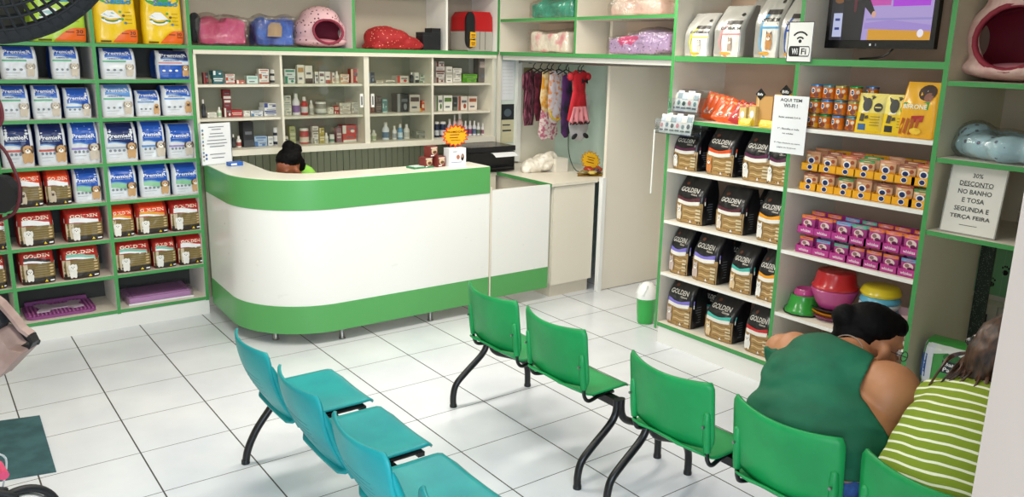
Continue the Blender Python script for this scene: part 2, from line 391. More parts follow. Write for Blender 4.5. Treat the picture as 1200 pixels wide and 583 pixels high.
# strip of wall with pinned papers between the cabinet and the alcove
r = thing('notice_board', 'narrow pale panel with two pinned papers between medicine cabinet and hanging clothes', 'notice board', (0, 0, 0))
MB().box((3.645, -0.15, 1.0), (3.92, -0.12, 1.99), mat('d8e4dc', 0.5)).build('panel', r)
MB().box((3.66, -0.18, 1.0), (3.70, -0.15, 1.99), FR).box((3.885, -0.19, 1.0), (3.93, -0.15, 1.99), WHITE).build('frame', r)
p = MB().box((3.715, -0.156, 1.58), (3.865, -0.151, 1.93), PAPER)
art = [('r', 0.1, 0.88-i*0.09, 0.9, 0.885-i*0.09, mat('b9bcbc', 0.8)) for i in range(9)]
printed(p, lambda u, v, L=0: (3.715+0.15*u, -0.156-L, 1.58+0.35*v), art); p.build('paper', r)
p = MB().box((3.725, -0.156, 1.18), (3.87, -0.151, 1.54), mat('cfc9a5', 0.7))
printed(p, lambda u, v, L=0: (3.725+0.145*u, -0.156-L, 1.18+0.36*v), [('r', 0.0, 0.6, 1, 1, mat('1d2328', 0.6)), ('e', 0.5, 0.78, 0.3, 0.1, mat('54636c', 0.6)), ('r', 0.1, 0.3, 0.8, 0.34, INK), ('r', 0.1, 0.45, 0.7, 0.48, INK)]); p.build('paper', r)
# overhead cabinet along the right wall (opens towards -X)
r = thing('overhead_cabinet', 'green edged open cabinet above the hanging dog clothes', 'cabinet', (0, 0, 0))
def shelf_x(root, y0, y1, z, x=3.42, d=0.53, m=CREAM, e=GREEN, t=0.024):
    MB().box((x, min(y0, y1), z-t), (x+d, max(y0, y1), z), m, faces={'-x': e}).build('shelf', root)
def post_x(root, y, z0, z1, x=3.42, d=0.53, m=CREAM, e=GREEN, t=0.026, name='divider'):
    MB().box((x-0.003, y-t/2, z0), (x+d, y+t/2, z1), m, faces={'-x': e}).build(name, root)
shelf_x(r, -0.2, -2.5, 2.015, 3.665, 0.45, t=0.03); shelf_x(r, -0.2, -2.5, 2.30, 3.665, 0.45); shelf_x(r, -0.2, -2.5, 2.62, 3.665, 0.45)
post_x(r, -1.235, 2.015, 2.60, 3.667, 0.45)
MB().box((4.115, -2.5, 1.99), (4.13, -0.2, 2.62), mat('e3cdb9', 0.6)).build('back_panel', r)
MB().box((3.70, -2.5, 1.945), (4.38, -0.2, 1.983), WHITE).build('valance', r)
MB().box((3.667, -0.2, 1.99), (4.115, -0.18, 2.62), CREAM).build('side_panel', r)
# right wall shelving: three bays
r = thing('shelving_unit', 'green edged shelving along the right wall with black food bags, cans and bowls', 'shelving', (0, 0, 0))
post_x(r, -2.53, 0.10, 2.62, name='side_panel'); post_x(r, -3.49, 0.10, 2.62); post_x(r, -4.335, 0.10, 2.62, d=0.66, m=mat('d5d1b4', 0.5))
shelf_x(r, -2.54, -4.33, 2.015, t=0.035)
shelf_x(r, -2.54, -3.48, 1.60); 
for z in (1.26, 0.90, 0.525): shelf_x(r, -2.54, -3.48, z, e=WHITE, t=0.02)
shelf_x(r, -2.54, -3.48, 0.155, t=0.03)
for z in (1.625, 1.265, 0.89, 0.495): shelf_x(r, -3.50, -4.325, z, e=WHITE, t=0.022)
shelf_x(r, -3.50, -4.325, 0.155, t=0.03)
shelf_x(r, -2.54, -5.78, 2.62)
BP = mat('d6b9a2', 0.6)
MB().box((3.95, -4.33, 0.12), (3.965, -2.54, 2.62), BP).build('back_panel', r)
for z in (1.925, 1.545, 1.17): shelf_x(r, -4.35, -5.72, z, d=0.66)
MB().box((4.08, -5.72, 1.17), (4.095, -4.35, 2.62), mat('d9cbb0', 0.6)).build('back_panel', r)
post_x(r, -5.735, 0.0, 2.62, d=0.66)
MB().box((3.43, -4.33, 0.0), (3.93, -2.545, 0.125), WHITE).build('plinth', r)
# perforated dark strip and things seen through the opening
r = thing('perforated_post', 'dark patterned metal strip at the opening behind the kneeling shelf side', 'post', (4.088, -4.385, 0))
PS = spotted('perforated_metal', '28352e', '8a9c8c', 130, 0.22, 0.5)
MB().box((0, -0.035, 0), (0.03, 0.035, 1.14), PS).build('strip', r)
r['label'] = 'dark perforated metal strip standing at the edge of the opening under the sign'
r = thing('grooming_screen', 'green glass screen with black paw prints seen through the opening', 'glass screen', (0, 0, 0))
SG = mat('8fd6a4', 0.2); g = MB().box((4.86, -5.4, 0.53), (4.88, -3.65, 1.15), SG)
def sF(u, v, L=0): return (4.86-L, -3.65-1.75*u, 0.53+0.62*v)
art = []
for i in range(24):
    cu = 0.03+i*0.041; cv = 0.12+0.3*((i*7) % 3)/2
    art.append(('e', cu, cv, 0.010, 0.028, BLACK))
    for k in range(4): art.append(('e', cu+(k-1.5)*0.007, cv+0.05+(0.015 if k in (1, 2) else 0), 0.003, 0.012, BLACK))
art += [('r', 0.02+0.03*i, 0, 0.021+0.03*i, 1, mat('b6e6c2', 0.3)) for i in range(32)]
printed(g, sF, art); g.build('screen', r)
MB().box((4.855, -5.4, 0.50), (4.90, -3.65, 0.53), WHITE).build('frame', r)
r = thing('white_cupboard', 'white cupboard with a tall dark handle seen through the opening', 'cupboard', (0, 0, 0))
MB().box((4.79, -5.4, 0.0), (5.3, -3.65, 0.50), mat('d7dac8', 0.5)).build('body', r)
[MB().box((4.772, y_-0.52, 0.02), (4.79, y_, 0.48), mat('dfe2d2', 0.5)).build('door', r, bevel=0.003) for y_ in (-3.70, -4.23, -4.76)]
MB().tube([(4.755, -4.16, 0.08), (4.755, -4.16, 0.42)], 0.014, DARK).build('handle', r)
# ---------------------------------------------------------------- reception counter
def arc(cx, cy, r, a0, a1, n): return [(cx+r*math.cos(math.radians(a0+(a1-a0)*i/n)), cy+r*math.sin(math.radians(a0+(a1-a0)*i/n))) for i in range(n+1)]
def ctr_path(off=0.0, xr=2.80):
    return [(0.985+off, -0.20)]+arc(1.53, -0.745, 0.565-off, 180, 270, 22)+[(xr, -1.31+off)]
def band(mb, path, inner, z0, z1, m):
    n = len(path)
    vs = [(x, y, z0) for x, y in path]+[(x, y, z1) for x, y in path]+[(x, y, z0) for x, y in inner]+[(x, y, z1) for x, y in inner]
    fs = []
    for i in range(n-1):
        fs += [(i, i+1, n+i+1, n+i), (2*n+i+1, 2*n+i, 3*n+i, 3*n+i+1), (n+i, n+i+1, 3*n+i+1, 3*n+i), (i+1, i, 2*n+i, 2*n+i+1)]
    for i in (0, n-1): fs.append((i, n+i, 3*n+i, 2*n+i))
    return mb.add(vs, fs, m)
r = thing('reception_counter', 'curved white reception counter with green bands at top and bottom', 'counter', (1.5, -0.7, 0))
def inr(o): o.location = -Vector((1.5, -0.7, 0)); return o
inr(band(MB(), ctr_path(0.004), ctr_path(0.03), 0.285, 0.955, CWHITE).build('front_panel', r, smooth=40))
inr(band(MB(), ctr_path(0), ctr_path(0.035), 0.955, 1.16, CGREEN).build('top_band', r, smooth=40, bevel=0.002))
inr(band(MB(), ctr_path(0), ctr_path(0.035), 0.085, 0.285, CGREEN).build('bottom_band', r, smooth=40, bevel=0.002))
inr(band(MB(), ctr_path(0.006), ctr_path(0.30), 1.145, 1.163, mat('f0eee0', 0.3)).build('ledge', r, smooth=40, bevel=0.002))
inr(band(MB(), ctr_path(0.06), ctr_path(0.42), 0.74, 0.765, WHITE).build('desk_top', r))
inr(band(MB(), ctr_path(0.035), ctr_path(0.05), 0.09, 1.145, WHITE).build('inner_panel', r))
for x, y in ((1.06, -0.62), (1.17, -1.02), (1.57, -1.25), (2.3, -1.25), (2.74, -1.25)):
    inr(MB().lathe([(0.024, 0), (0.026, 0.004), (0.019, 0.01), (0.019, 0.09)], STEEL, 14, (x, y, 0)).build('leg', r, smooth=True))
inr(MB().box((2.785, -1.29, 0.085), (2.80, -0.95, 1.145), WHITE).build('side_panel', r))
r = thing('counter_gate', 'low white swing gate with green base between counter and cream cabinet', 'gate', (2.82, -1.30, 0))
MB().box((0.0, -0.012, 0.285), (0.575, 0.012, 0.975), CWHITE).build('panel', r, bevel=0.002)
MB().box((0.0, -0.013, 0.105), (0.575, 0.013, 0.285), CGREEN).build('base_band', r, bevel=0.002)
MB().box((-0.016, -0.01, 0.09), (-0.002, 0.03, 1.0), mat('e8dccb', 0.4)).build('hinge_post', r)
CC = mat('ebe3d2', 0.4)
r = thing('side_cabinet', 'cream base cabinet with a flat top holding a tissue bag and flyers', 'cabinet', (3.66, -0.75, 0))
def side(o): o.location = -Vector((3.66, -0.75, 0)); return o
side(MB().box((3.435, -1.29, 0.13), (3.89, -0.20, 0.955), CC).build('body', r))
side(MB().box((3.46, -1.27, 0.0), (3.88, -0.3, 0.13), mat('e5dcc9', 0.5)).build('plinth', r))
side(MB().box((3.44, -1.31, 0.115), (3.885, -1.291, 0.95), CC).build('door', r, bevel=0.003))
side(MB().prism([(3.40, -1.325), (3.90, -1.325), (3.90, -1.30), (4.37, -1.30), (4.37, -0.17), (3.40, -0.17)], mat('efe8d8', 0.35), 0.957, 0.982, side=mat('e9e2d0', 0.4)).box((3.396, -1.325, 0.955), (3.402, -0.17, 0.983), GREEN).build('worktop', r))
side(MB().box((3.402, -1.27, 0.3), (3.42, -1.25, 0.95), GREEN).build('edge_strip', r))

# ---------------------------------------------------------------- beam seating
TUBE = mat('08090b', 0.35)
def plastic(name, c1, c2):
    m = mottled(name, c1, c2, 5, 0.42); m.node_tree.nodes['Principled BSDF'].inputs['Specular IOR Level'].default_value = 0.4
    b = m.node_tree.nodes['Principled BSDF']; n = m.node_tree.nodes.new('ShaderNodeTexNoise'); n.inputs['Scale'].default_value = 260
    bp = m.node_tree.nodes.new('ShaderNodeBump'); bp.inputs['Strength'].default_value = 0.12; bp.inputs['Distance'].default_value = 0.002
    m.node_tree.links.new(n.outputs[0], bp.inputs['Height']); m.node_tree.links.new(bp.outputs[0], b.inputs['Normal']); return m
PG = plastic('green_plastic', '128a48', '16964f'); PT = plastic('teal_plastic', '0a8f93', '0d9b9c')
def smoothstep(a, b, x): t = max(0, min(1, (x-a)/(b-a))); return t*t*(3-2*t)
def rounded(u, c):       # pull the corners of a unit patch in: returns the factor for the side edge near an end
    return math.sqrt(max(0, 1-(max(0, u-(1-c))/c)**2))
def path_smooth(pts, n=6):
    P = [Vector(p) for p in pts]; out = []
    for i in range(len(P)-1):
        a = P[max(i-1, 0)]; b = P[i]; c = P[i+1]; d = P[min(i+2, len(P)-1)]
        for k in range(n):
            t = k/n; out.append(0.5*((2*b)+(c-a)*t+(2*a-5*b+4*c-d)*t*t+(-a+3*b-3*c+d)*t**3))
    return out+[P[-1]]
def green_seat(root, yc):
    def back(u, v):
        s = 2*u-1
        cut = 1-0.06*(1-rounded(v, 0.16))-0.05*(1-rounded(1-v, 0.2))
        y = yc+0.232*s*cut
        z = 0.485+0.278*v+0.012*v*s*s-0.02*(1-v)*(1-s*s)
        x = 1.655-0.055*v+0.062*s*s*(0.6+0.4*v)
        return (x, y, z)
    b = MB().surf(back, 20, 12, PG).build('backrest', root, smooth=80, solid=0.009)
    for sd in (-1, 1):
        y = yc+sd*0.205
        bo = MB(); bo.tube([(1.682, y, 0.468), (1.676, y, 0.52), (1.668, y, 0.60), (1.664, y, 0.64), (1.668, y, 0.648)], [0.016, 0.018, 0.018, 0.015, 0.006], PG, 12)
        q = bo.build('socket', b, smooth=True)
        MB().prism(arc(yc+sd*0.205, 0.585, 0.006, 0, 330, 8), STEEL, 1.640, 1.650, axis='x').build('screw', b)
    def seat(u, v):
        s = 2*u-1; cut = 1-0.20*(1-rounded(v, 0.16))-0.55*(1-rounded(1-v, 0.34))
        x = 1.625+0.365*v
        z = 0.428+0.052*(1-smoothstep(0, 0.28, v))*(1-0.15*s*s)-0.016*math.sin(PI*min(1, v*1.15))*(1-s*s)-0.02*smoothstep(0.86, 1, v)+0.008*s*s
        return (x-0.012*s*s*(1-v), yc+0.225*s*cut, z)
    MB().surf(seat, 18, 22, PG).build('seat', root, smooth=80, solid=0.008)
    for sd in (-1, 1):
        y = yc+sd*0.205
        br = MB(); br.tube(path_smooth([(1.670, y, 0.56), (1.680, y, 0.48), (1.690, y, 0.425), (1.72, y, 0.398), (1.80, y-sd*0.02, 0.397), (1.90, y-sd*0.03, 0.402)]), 0.0095, TUBE, 10); br.build('bracket', root, smooth=True)
    br = MB(); br.box((1.78, yc-0.19, 0.392), (1.81, yc+0.19, 0.404), TUBE).box((1.87, yc-0.19, 0.392), (1.90, yc+0.19, 0.404), TUBE).box((1.80, yc-0.02, 0.394), (1.88, yc+0.02, 0.402), TUBE)
    br.build('seat_frame', root)
def teal_seat(root, yc):
    def back(u, v):
        s = 2*u-1; cut = 1-0.16*(1-rounded(v, 0.22))-0.30*(1-rounded(1-v, 0.45))
        z = 0.405+0.355*v
        x = 0.455-0.145*v+0.045*s*s*(0.4+0.6*v)-0.03*math.sin(PI*v)
        return (x, yc+0.222*s*cut, z)
    b = MB().surf(back, 20, 18, PT).build('backrest', root, smooth=80, solid=0.010)
    for sd in (-1, 1):
        ys = yc+sd*0.214; ri = MB()
        ri.tube([(0.478, ys, 0.40), (0.468, ys, 0.44), (0.408, ys, 0.56), (0.376, ys, 0.66), (0.365, ys, 0.70)], [0.012, 0.018, 0.018, 0.014, 0.006], PT, 10)
        for k in range(5):
            z = 0.44+k*0.028; x = 0.474-(z-0.43)*0.5
            ri.box((x+0.012, ys-0.012, z), (x+0.022, ys+0.012, z+0.012), DARK)
        ri.build('side_rail', b, smooth=True)
    sl = MB()
    for k in range(5):
        z = 0.52+k*0.022; v = (z-0.405)/0.355
        sl.tube([(back(0.5+dx, v)[0]-0.005, back(0.5+dx, v)[1], z) for dx in (-0.22, -0.1, 0, 0.1, 0.22)], 0.0016, mat('0b7f84', 0.5), 6)
    sl.build('back_ribs', b, smooth=True)
    def seat(u, v):
        s = 2*u-1; cut = 1-0.26*(1-rounded(v, 0.17))-0.25*(1-rounded(1-v, 0.2))
        x = 0.43+0.425*v
        z = 0.438-0.016*math.sin(PI*min(1, v*1.1))*(1-s*s)-0.035*smoothstep(0.86, 1, v)**2+0.006*s*s-0.03*(1-smoothstep(0, 0.15, v))
        return (x, yc+0.225*s*cut, z)
    MB().surf(seat, 18, 24, PT).build('seat', root, smooth=80, solid=0.010)
    for sd in (-1, 1):
        y = yc+sd*0.195; br = MB()
        br.tube([(0.475, y, 0.405), (0.50, y, 0.412), (0.79, y, 0.412)], 0.011, TUBE, 10)
        br.box((0.77, y-0.014, 0.392), (0.80, y+0.014, 0.412), TUBE)
        br.build('bracket', root, smooth=True)
def leg_pair(root, y, xb, rear, front):
    MB().tube(path_smooth([(p[0], y, p[1]) for p in rear]), 0.0185, TUBE, 12).lathe([(0.021, 0), (0.021, 0.012), (0.019, 0.02)], BLACK, 12, (rear[-1][0], y, 0)).build('leg', root, smooth=True)
    MB().tube(path_smooth([(p[0], y, p[1]) for p in front]), 0.0185, TUBE, 12).lathe([(0.021, 0), (0.021, 0.012), (0.019, 0.02)], BLACK, 12, (front[-1][0], y, 0)).build('leg', root, smooth=True)
GR = [(1.842, 0.398), (1.838, 0.33), (1.80, 0.275), (1.69, 0.19), (1.63, 0.135), (1.610, 0.07), (1.61, 0.0)]
GF = [(1.872, 0.398), (1.878, 0.32), (1.92, 0.27), (2.05, 0.215), (2.12, 0.17), (2.15, 0.11), (2.155, 0.0)]
TR = [(0.63, 0.385), (0.60, 0.33), (0.53, 0.25), (0.46, 0.16), (0.415, 0.07), (0.40, 0.0)]
TF = [(0.66, 0.385), (0.69, 0.33), (0.76, 0.25), (0.83, 0.16), (0.875, 0.07), (0.89, 0.0)]
def bench(label, seats, fn, ya, yb, xb, R, F, grp):
    r = thing('beam_seating', label, 'seating', (0, 0, 0))
    r['group'] = grp; o = Vector((xb, (ya+yb)/2, 0)); r.location = o
    for y in seats: fn(r, y)
    MB().box((xb-0.022, yb-0.01, 0.358), (xb+0.022, ya+0.01, 0.396), TUBE).build('beam', r, bevel=0.003)
    leg_pair(r, ya, xb, R, F); leg_pair(r, yb, xb, R, F)
    for c in r.children: c.location = -o
bench('green plastic seating bench, empty two seater nearest the reception counter', (-2.965, -3.495), green_seat, -2.665, -3.765, 1.857, GR, GF, 'waiting room benches')
bench('green plastic seating bench with two people sitting on it', (-4.245, -4.805, -5.33), green_seat, -3.97, -5.62, 1.857, GR, GF, 'waiting room benches')
bench('teal plastic seating bench of two empty seats nearest the curved counter', (-2.98, -3.51), teal_seat, -2.65, -3.78, 0.645, TR, TF, 'waiting room benches')
bench('teal plastic seating bench cut off by the bottom edge of the photo', (-4.04, -4.66), teal_seat, -3.84, -4.92, 0.645, TR, TF, 'waiting room benches')

# ---------------------------------------------------------------- small waste bin
b = onz(757, 378, 0.0)
r = thing('waste_bin', 'small green waste bin with white swing lid beside the black food shelves', 'bin', (3.67, -2.19, 0)); r.scale = (0.75, 0.75, 0.98)
BG = mat('2fae4a', 0.25, 0, 0.3)
MB().lathe([(0.085, 0.0), (0.092, 0.02), (0.102, 0.10), (0.110, 0.20), (0.114, 0.205), (0.104, 0.2), (0.09, 0.03), (0.0001, 0.02)], BG, 28, sy=0.85).build('body', r, smooth=40)
MB().lathe([(0.114, 0.205), (0.117, 0.225), (0.105, 0.26), (0.085, 0.295), (0.05, 0.325), (0.0001, 0.335)], mat('f4f4f2', 0.3), 28, sy=0.85).build('lid', r, smooth=40)
MB().surf(lambda u, v: (-0.103+0.055*v, -0.06+0.12*u, 0.235+0.075*v+0.004), 4, 4, mat('cfd3cf', 0.4)).build('flap', r, solid=0.004)
# ---------------------------------------------------------------- pet food bags
WHT = mat('f4f5f7', 0.35); NAVY = mat('152a63', 0.3); BLUE = mat('1f57b8', 0.3); LBLUE = mat('5f93d2', 0.35); BWH = mat('dfe4ea', 0.3, 0, 0.2)
ORG = mat('e2481c', 0.3); REDD = mat('b3241d', 0.3); OLIVE = mat('7d6a3c', 0.35); DKB = mat('2b241c', 0.4); GRN = mat('62b48c', 0.4); GREY = mat('8d949b', 0.5)
TAN = mat('c89f6e', 0.5); DOGW = mat('efece6', 0.5); DOGB = mat('5a4433', 0.5); GOLD = mat('b08d58', 0.3, 0.2); GOLDL = mat('d9bd8c', 0.35); YEL = mat('f2cf1a', 0.3); PUR = mat('6a63b5', 0.35)
def bagF(w, d, h, lean=0.0, pinch=0.7, n=3.2, seed=0, top=0.03, box=1.0):
    """front face of a filled bag as a function of (u, v)"""
    def hd(v):
        f = 1.0 if v < pinch else top/d*2+(1-top/d*2)*math.cos(PI/2*((v-pinch)/(1-pinch)))**1.2
        if v < 0.06: f *= 0.93+0.07*v/0.06
        return d/2*max(f, 0.04)
    def hw(v): return w/2*(0.965+0.035*math.sin(PI*min(1, v*1.25)))*(1-0.03*smoothstep(0.85, 1, v))
    def off(v): return lean*max(0, v-0.5)**1.3*h*2
    def F(u, v, L=0):
        s = 2*u-1; a = abs(s)
        prof = (1-a**(n*1.6))**(1/n) if a < 1 else 0
        y = -(hd(v)+L)*(0.62*box+(1-0.62*box)*prof) if False else -(hd(v)*(0.55+0.45*prof))-L
        nz = noise.noise(Vector((s*3+seed*7.1, v*5, seed*3.3)))*0.006*min(1, w/0.15)
        return (s*hw(v), y+off(v)+nz, v*h)
    return F, hd, hw, off
def bag_body(F, hd, hw, off, h, seed, front, sidem, name='pouch', parent=None, nu=20, nv=30, seal=True):
    mb = MB(); mb.surf(lambda u, v: F(u, v), nu, nv, front)
    def side(sg):
        def G(u, v):
            y0 = F(1 if sg > 0 else 0, v)[1]; yb = hd(v)*0.95+off(v)
            tuck = math.sin(PI*u)*0.12*hd(v)
            return (sg*(hw(v)-tuck), y0+(yb-y0)*u, v*h)
        return G
    mb.surf(side(1), 4, nv, sidem); mb.surf(side(-1), 4, nv, sidem, flip=True)
    mb.surf(lambda u, v: ((2*u-1)*hw(v), hd(v)*0.95+off(v), v*h), 4, nv, sidem, flip=True)
    mb.surf(lambda u, v: ((2*u-1)*hw(0), F(u, 0)[1]+(hd(0)*0.95-F(u, 0)[1])*v, 0), nu, 2, sidem, flip=True)
    mb.surf(lambda u, v: ((2*u-1)*hw(1), F(u, 1)[1]+(hd(1)*0.95+off(1)-F(u, 1)[1])*v, h), nu, 1, front)
    return mb.build(name, parent, smooth=60)
def dog(cu, cv, s, body, dark, kind=0, asp=1.0):
    """a little animal portrait: chest, head, ears, eyes, nose"""
    sx = s*asp; a = []
    a += [('e', cu, cv-0.75*s, 0.62*sx, 0.75*s, body), ('e', cu-0.35*sx, cv-1.2*s, 0.25*sx, 0.4*s, body), ('e', cu+0.3*sx, cv-1.2*s, 0.25*sx, 0.4*s, body)]
    if kind == 0: a += [('e', cu-0.5*sx, cv+0.0*s, 0.22*sx, 0.45*s, dark if dark != body else body), ('e', cu+0.5*sx, cv, 0.22*sx, 0.45*s, dark if dark != body else body)]
    elif kind == 1: a += [('p', [(cu-0.5*sx, cv+0.1*s), (cu-0.45*sx, cv+0.75*s), (cu-0.1*sx, cv+0.35*s)], dark), ('p', [(cu+0.5*sx, cv+0.1*s), (cu+0.1*sx, cv+0.35*s), (cu+0.45*sx, cv+0.75*s)], dark)]
    a += [('e', cu, cv, 0.5*sx, 0.5*s, body), ('e', cu, cv-0.2*s, 0.28*sx, 0.22*s, mat('faf6ee', 0.5) if kind != 2 else dark)]
    a += [('e', cu-0.2*sx, cv+0.06*s, 0.07*sx, 0.07*s, BLACK), ('e', cu+0.2*sx, cv+0.06*s, 0.07*sx, 0.07*s, BLACK), ('e', cu, cv-0.12*s, 0.09*sx, 0.07*s, BLACK)]
    return a
def icons(u0, u1, v, n, m=GREY): return [('e', u0+(u1-u0)*(i+0.5)/n, v, 0.045, 0.035, m) for i in range(n)]
def art_premier(st, asp):
    top, bandc, anim, darkc = {'green': (BLUE, GRN, 'w', 0), 'pale': (LBLUE, GRN, 'w', 0), 'plain': (BLUE, LBLUE, 'w', 1), 'tan': (BLUE, LBLUE, 't', 1), 'navy': (NAVY, mat('cf8f96', 0.4), 't', 1),
        'red': (NAVY, mat('c65a4a', 0.4), 't', 0), 'purple': (BLUE, mat('9585c8', 0.4), 'w', 1), 'grass': (BLUE, mat('8fc7a0', 0.4), 't', 1), 'grey': (NAVY, mat('aab4c4', 0.4), 't', 1)}[st]
    vt = 0.52 if st in ('red', 'purple', 'plain', 'grey', 'grass') else 0.72
    a = []
    if st == 'navy': a.append(('r', 0, 0, 1, 0.5, BLUE))
    a.append(('q', [(u/8, vt-0.02+0.04*math.sin(u*0.7), 0.995) for u in range(9)], top))
    a.append(('q', [(u/8, vt-0.05+0.04*math.sin(u*0.7), vt-0.02+0.04*math.sin(u*0.7)) for u in range(9)], LBLUE))
    if st in ('grass',): a.append(('q', [(u/8, 0.34+0.03*math.sin(u), vt-0.05+0.04*math.sin(u*0.7)) for u in range(9)], bandc))
    else: a.append(('r', 0.06, vt-0.17, 0.7, vt-0.12, bandc))
    a.append(('t', 'PremieR', 0.48, 0.68 if vt < 0.7 else 0.84, 0.74, 0.10, WHT))
    a.append(('t', 'NUTRIÇÃO SUPER', 0.48, 0.60 if vt < 0.7 else 0.765, 0.6, 0.028, mat('c9dcf2', 0.5)))
    if vt > 0.7: a.append(('t', 'AMBIENTES', 0.4, 0.66, 0.45, 0.045, mat('2b4f94', 0.5)))
    a += icons(0.1, 0.62, 0.30, 4 if st in ('red', 'purple', 'grey', 'grass') else 3, mat('7f8890', 0.5) if st != 'navy' else WHT)
    a += [('r', 0.12, 0.20, 0.5, 0.21, GREY), ('r', 0.12, 0.12, 0.4, 0.125, GREY)]
    c, dk = (mat('cfc4b4', 0.5), mat('9d9488', 0.5)) if anim == 'w' else (TAN, DOGB)
    if darkc and anim == 'w': dk = DOGB
    return a, dog(0.78, 0.40, 0.20, c, dk, 0 if st != 'tan' else 2, asp*1.2)
def art_golden_dog(st, asp):
    a = [('q', [(u/8, 0.66+0.05*math.sin(u*0.6+0.3), 0.995) for u in range(9)], REDD if st in ('long', 'teal', 'dark') else ORG)]
    a.append(('t', 'GOLDEN', 0.5, 0.785, 0.74, 0.10, mat('f6e9d0', 0.4)))
    bc = {'teal': mat('7fc0ac', 0.4), 'dark': mat('2d2420', 0.4), 'yellow': mat('e6a23a', 0.4)}.get(st, WHT)
    a.append(('q', [(u/8, 0.60+0.04*math.sin(u*0.6+0.3), 0.70+0.045*math.sin(u*0.6+0.3)) for u in range(9)], bc))
    a.append(('q', [(u/8, 0.56+0.04*math.sin(u*0.6+0.3), 0.62+0.04*math.sin(u*0.6+0.3)) for u in range(9)], WHT))
    a.append(('r', 0.02, 0.16, 0.98, 0.57, OLIVE)); a.append(('r', 0.02, 0.01, 0.98, 0.18, DKB)); a.append(('r', 0.02, 0.1, 0.22, 0.57, mat('cfc0a2', 0.4)))
    a += [('r', 0.35+0.02*i, 0.22+i*0.065, 0.85, 0.232+i*0.065, mat('a8935c', 0.4)) for i in range(5)]
    a += [('e', 0.88, 0.24+i*0.085, 0.06, 0.022, GOLDL) for i in range(4)]
    a += [('p', [(0.66, 0.05), (0.76, 0.05), (0.71, 0.12)], YEL), ('r', 0.82, 0.06, 0.94, 0.10, WHT)]
    if st == 'pug': return a, dog(0.27, 0.36, 0.17, mat('cdbfa8', 0.5), DOGB, 2, asp)
    if st == 'dark': return a, dog(0.27, 0.36, 0.17, DOGW, DOGB, 0, asp)
    return a, dog(0.27, 0.36, 0.20, DOGW, DOGW, 0, asp)
def art_golden_cat(st, asp, split=0.52):
    c = {'wine': '5e2447', 'orange': 'd8501f', 'amber': 'e79a1c', 'lilac': '7d73c9', 'teal': '46b5a6', 'red': 'c22a2a', 'maroon': '5a2531'}[st]
    a = []
    a.append(('r', 0.02, 0.01, 0.98, split-0.04, GOLD))
    a += [('q', [(0.35+0.06*k, 0.08+0.07*i+0.012*math.sin(k), 0.10+0.07*i+0.012*math.sin(k)) for k in range(11)], GOLDL if i % 2 else mat('8a6a3c', 0.4)) for i in range(5)]
    a.append(('q', [(u/8, split-0.10+0.02*math.cos(u*0.8), split-0.01+0.02*math.cos(u*0.8)) for u in range(9)], mat('efeae0', 0.35)))
    a.append(('q', [(u/8, split-0.02+0.02*math.cos(u*0.8), split+0.05+0.035*math.cos(u*0.8)) for u in range(9)], mat(c, 0.35)))
    a.append(('t', 'GOLDEN', 0.48, 0.73, 0.66, 0.095, mat('d9d4ca', 0.4))); a.append(('t', 'Gatos', 0.68, 0.65, 0.24, 0.04, mat('cfc6b8', 0.4)))
    a.append(('e', 0.30, 0.85, 0.06, 0.03, mat('6c3a22', 0.4)))
    a.append(('p', [(0.6, 0.04), (0.68, 0.04), (0.64, 0.10)], WHT)); a += [('r', 0.8, 0.10+0.07*i, 0.95, 0.135+0.07*i, mat('dccaa5', 0.4)) for i in range(4)]
    bc = {'wine': DOGW, 'orange': mat('d88a4e', 0.5), 'amber': DOGW, 'lilac': mat('cbb7ae', 0.5), 'teal': mat('e4c9a0', 0.5), 'red': mat('f4f1ec', 0.5), 'maroon': mat('e8dccb', 0.5)}[st]
    return a, dog(0.20, 0.30, 0.15, bc, mat('4b3a33', 0.5) if st == 'wine' else bc, 1, asp)
_seed = [0]
def food_bag(kind, st, label, loc, w, h, d, rz=0, group=None, lean=0.0, pinch=0.72, tilt=0):
    _seed[0] += 1; sd = _seed[0]
    r = thing('pet_food_bag', label, 'bag', loc, rz, group)
    if tilt: r.rotation_euler = (tilt, 0, rz)
    asp = h/w
    F, hd, hw, off = bagF(w, d, h, lean, pinch, seed=sd)
    if kind == 'premier': front, sd_m, art = (BWH, mat('21468f', 0.35), art_premier(st, asp*0.8))
    elif kind == 'gdog': front, sd_m, art = (mat('a8281e', 0.35), REDD, art_golden_dog(st, asp*0.8))
    elif kind == 'gcat': front, sd_m, art = (mat('17161a', 0.3, 0, 0.3), mat('121115', 0.35), art_golden_cat(st, asp*0.8))
    bag_body(F, hd, hw, off, h, sd, front, sd_m, 'pouch', r)
    m1 = MB(); m2 = MB()
    printed(m1, F, art[0]); printed(m2, lambda u, v, Lf=0: F(u, v, Lf+0.006), art[1])
    m1.build('front_print', r, fixn=False); m2.build('animal_picture', r, fixn=False)
    if kind == 'gcat':
        sp = MB()
        for i in range(7):
            z = h*(0.12+0.055*i); sp.add([(hw(z/h)+0.001, -d*0.12+d*0.1*math.sin(i), z), (hw(z/h)+0.001, d*0.12, z), (hw(z/h)+0.001, d*0.12, z+h*0.012), (hw(z/h)+0.001, -d*0.12+d*0.1*math.sin(i), z+h*0.012)], [(0, 1, 2, 3)], GREY)
        sp.build('side_text', r, fixn=False)
    return r
LSH = -0.165      # bag fronts stand a little behind the shelf edge
ORD = ['first', 'second', 'third', 'fourth', 'fifth', 'sixth', 'seventh', 'eighth', 'ninth', 'tenth', 'eleventh', 'twelfth', 'thirteenth', 'fourteenth', 'fifteenth', 'sixteenth']
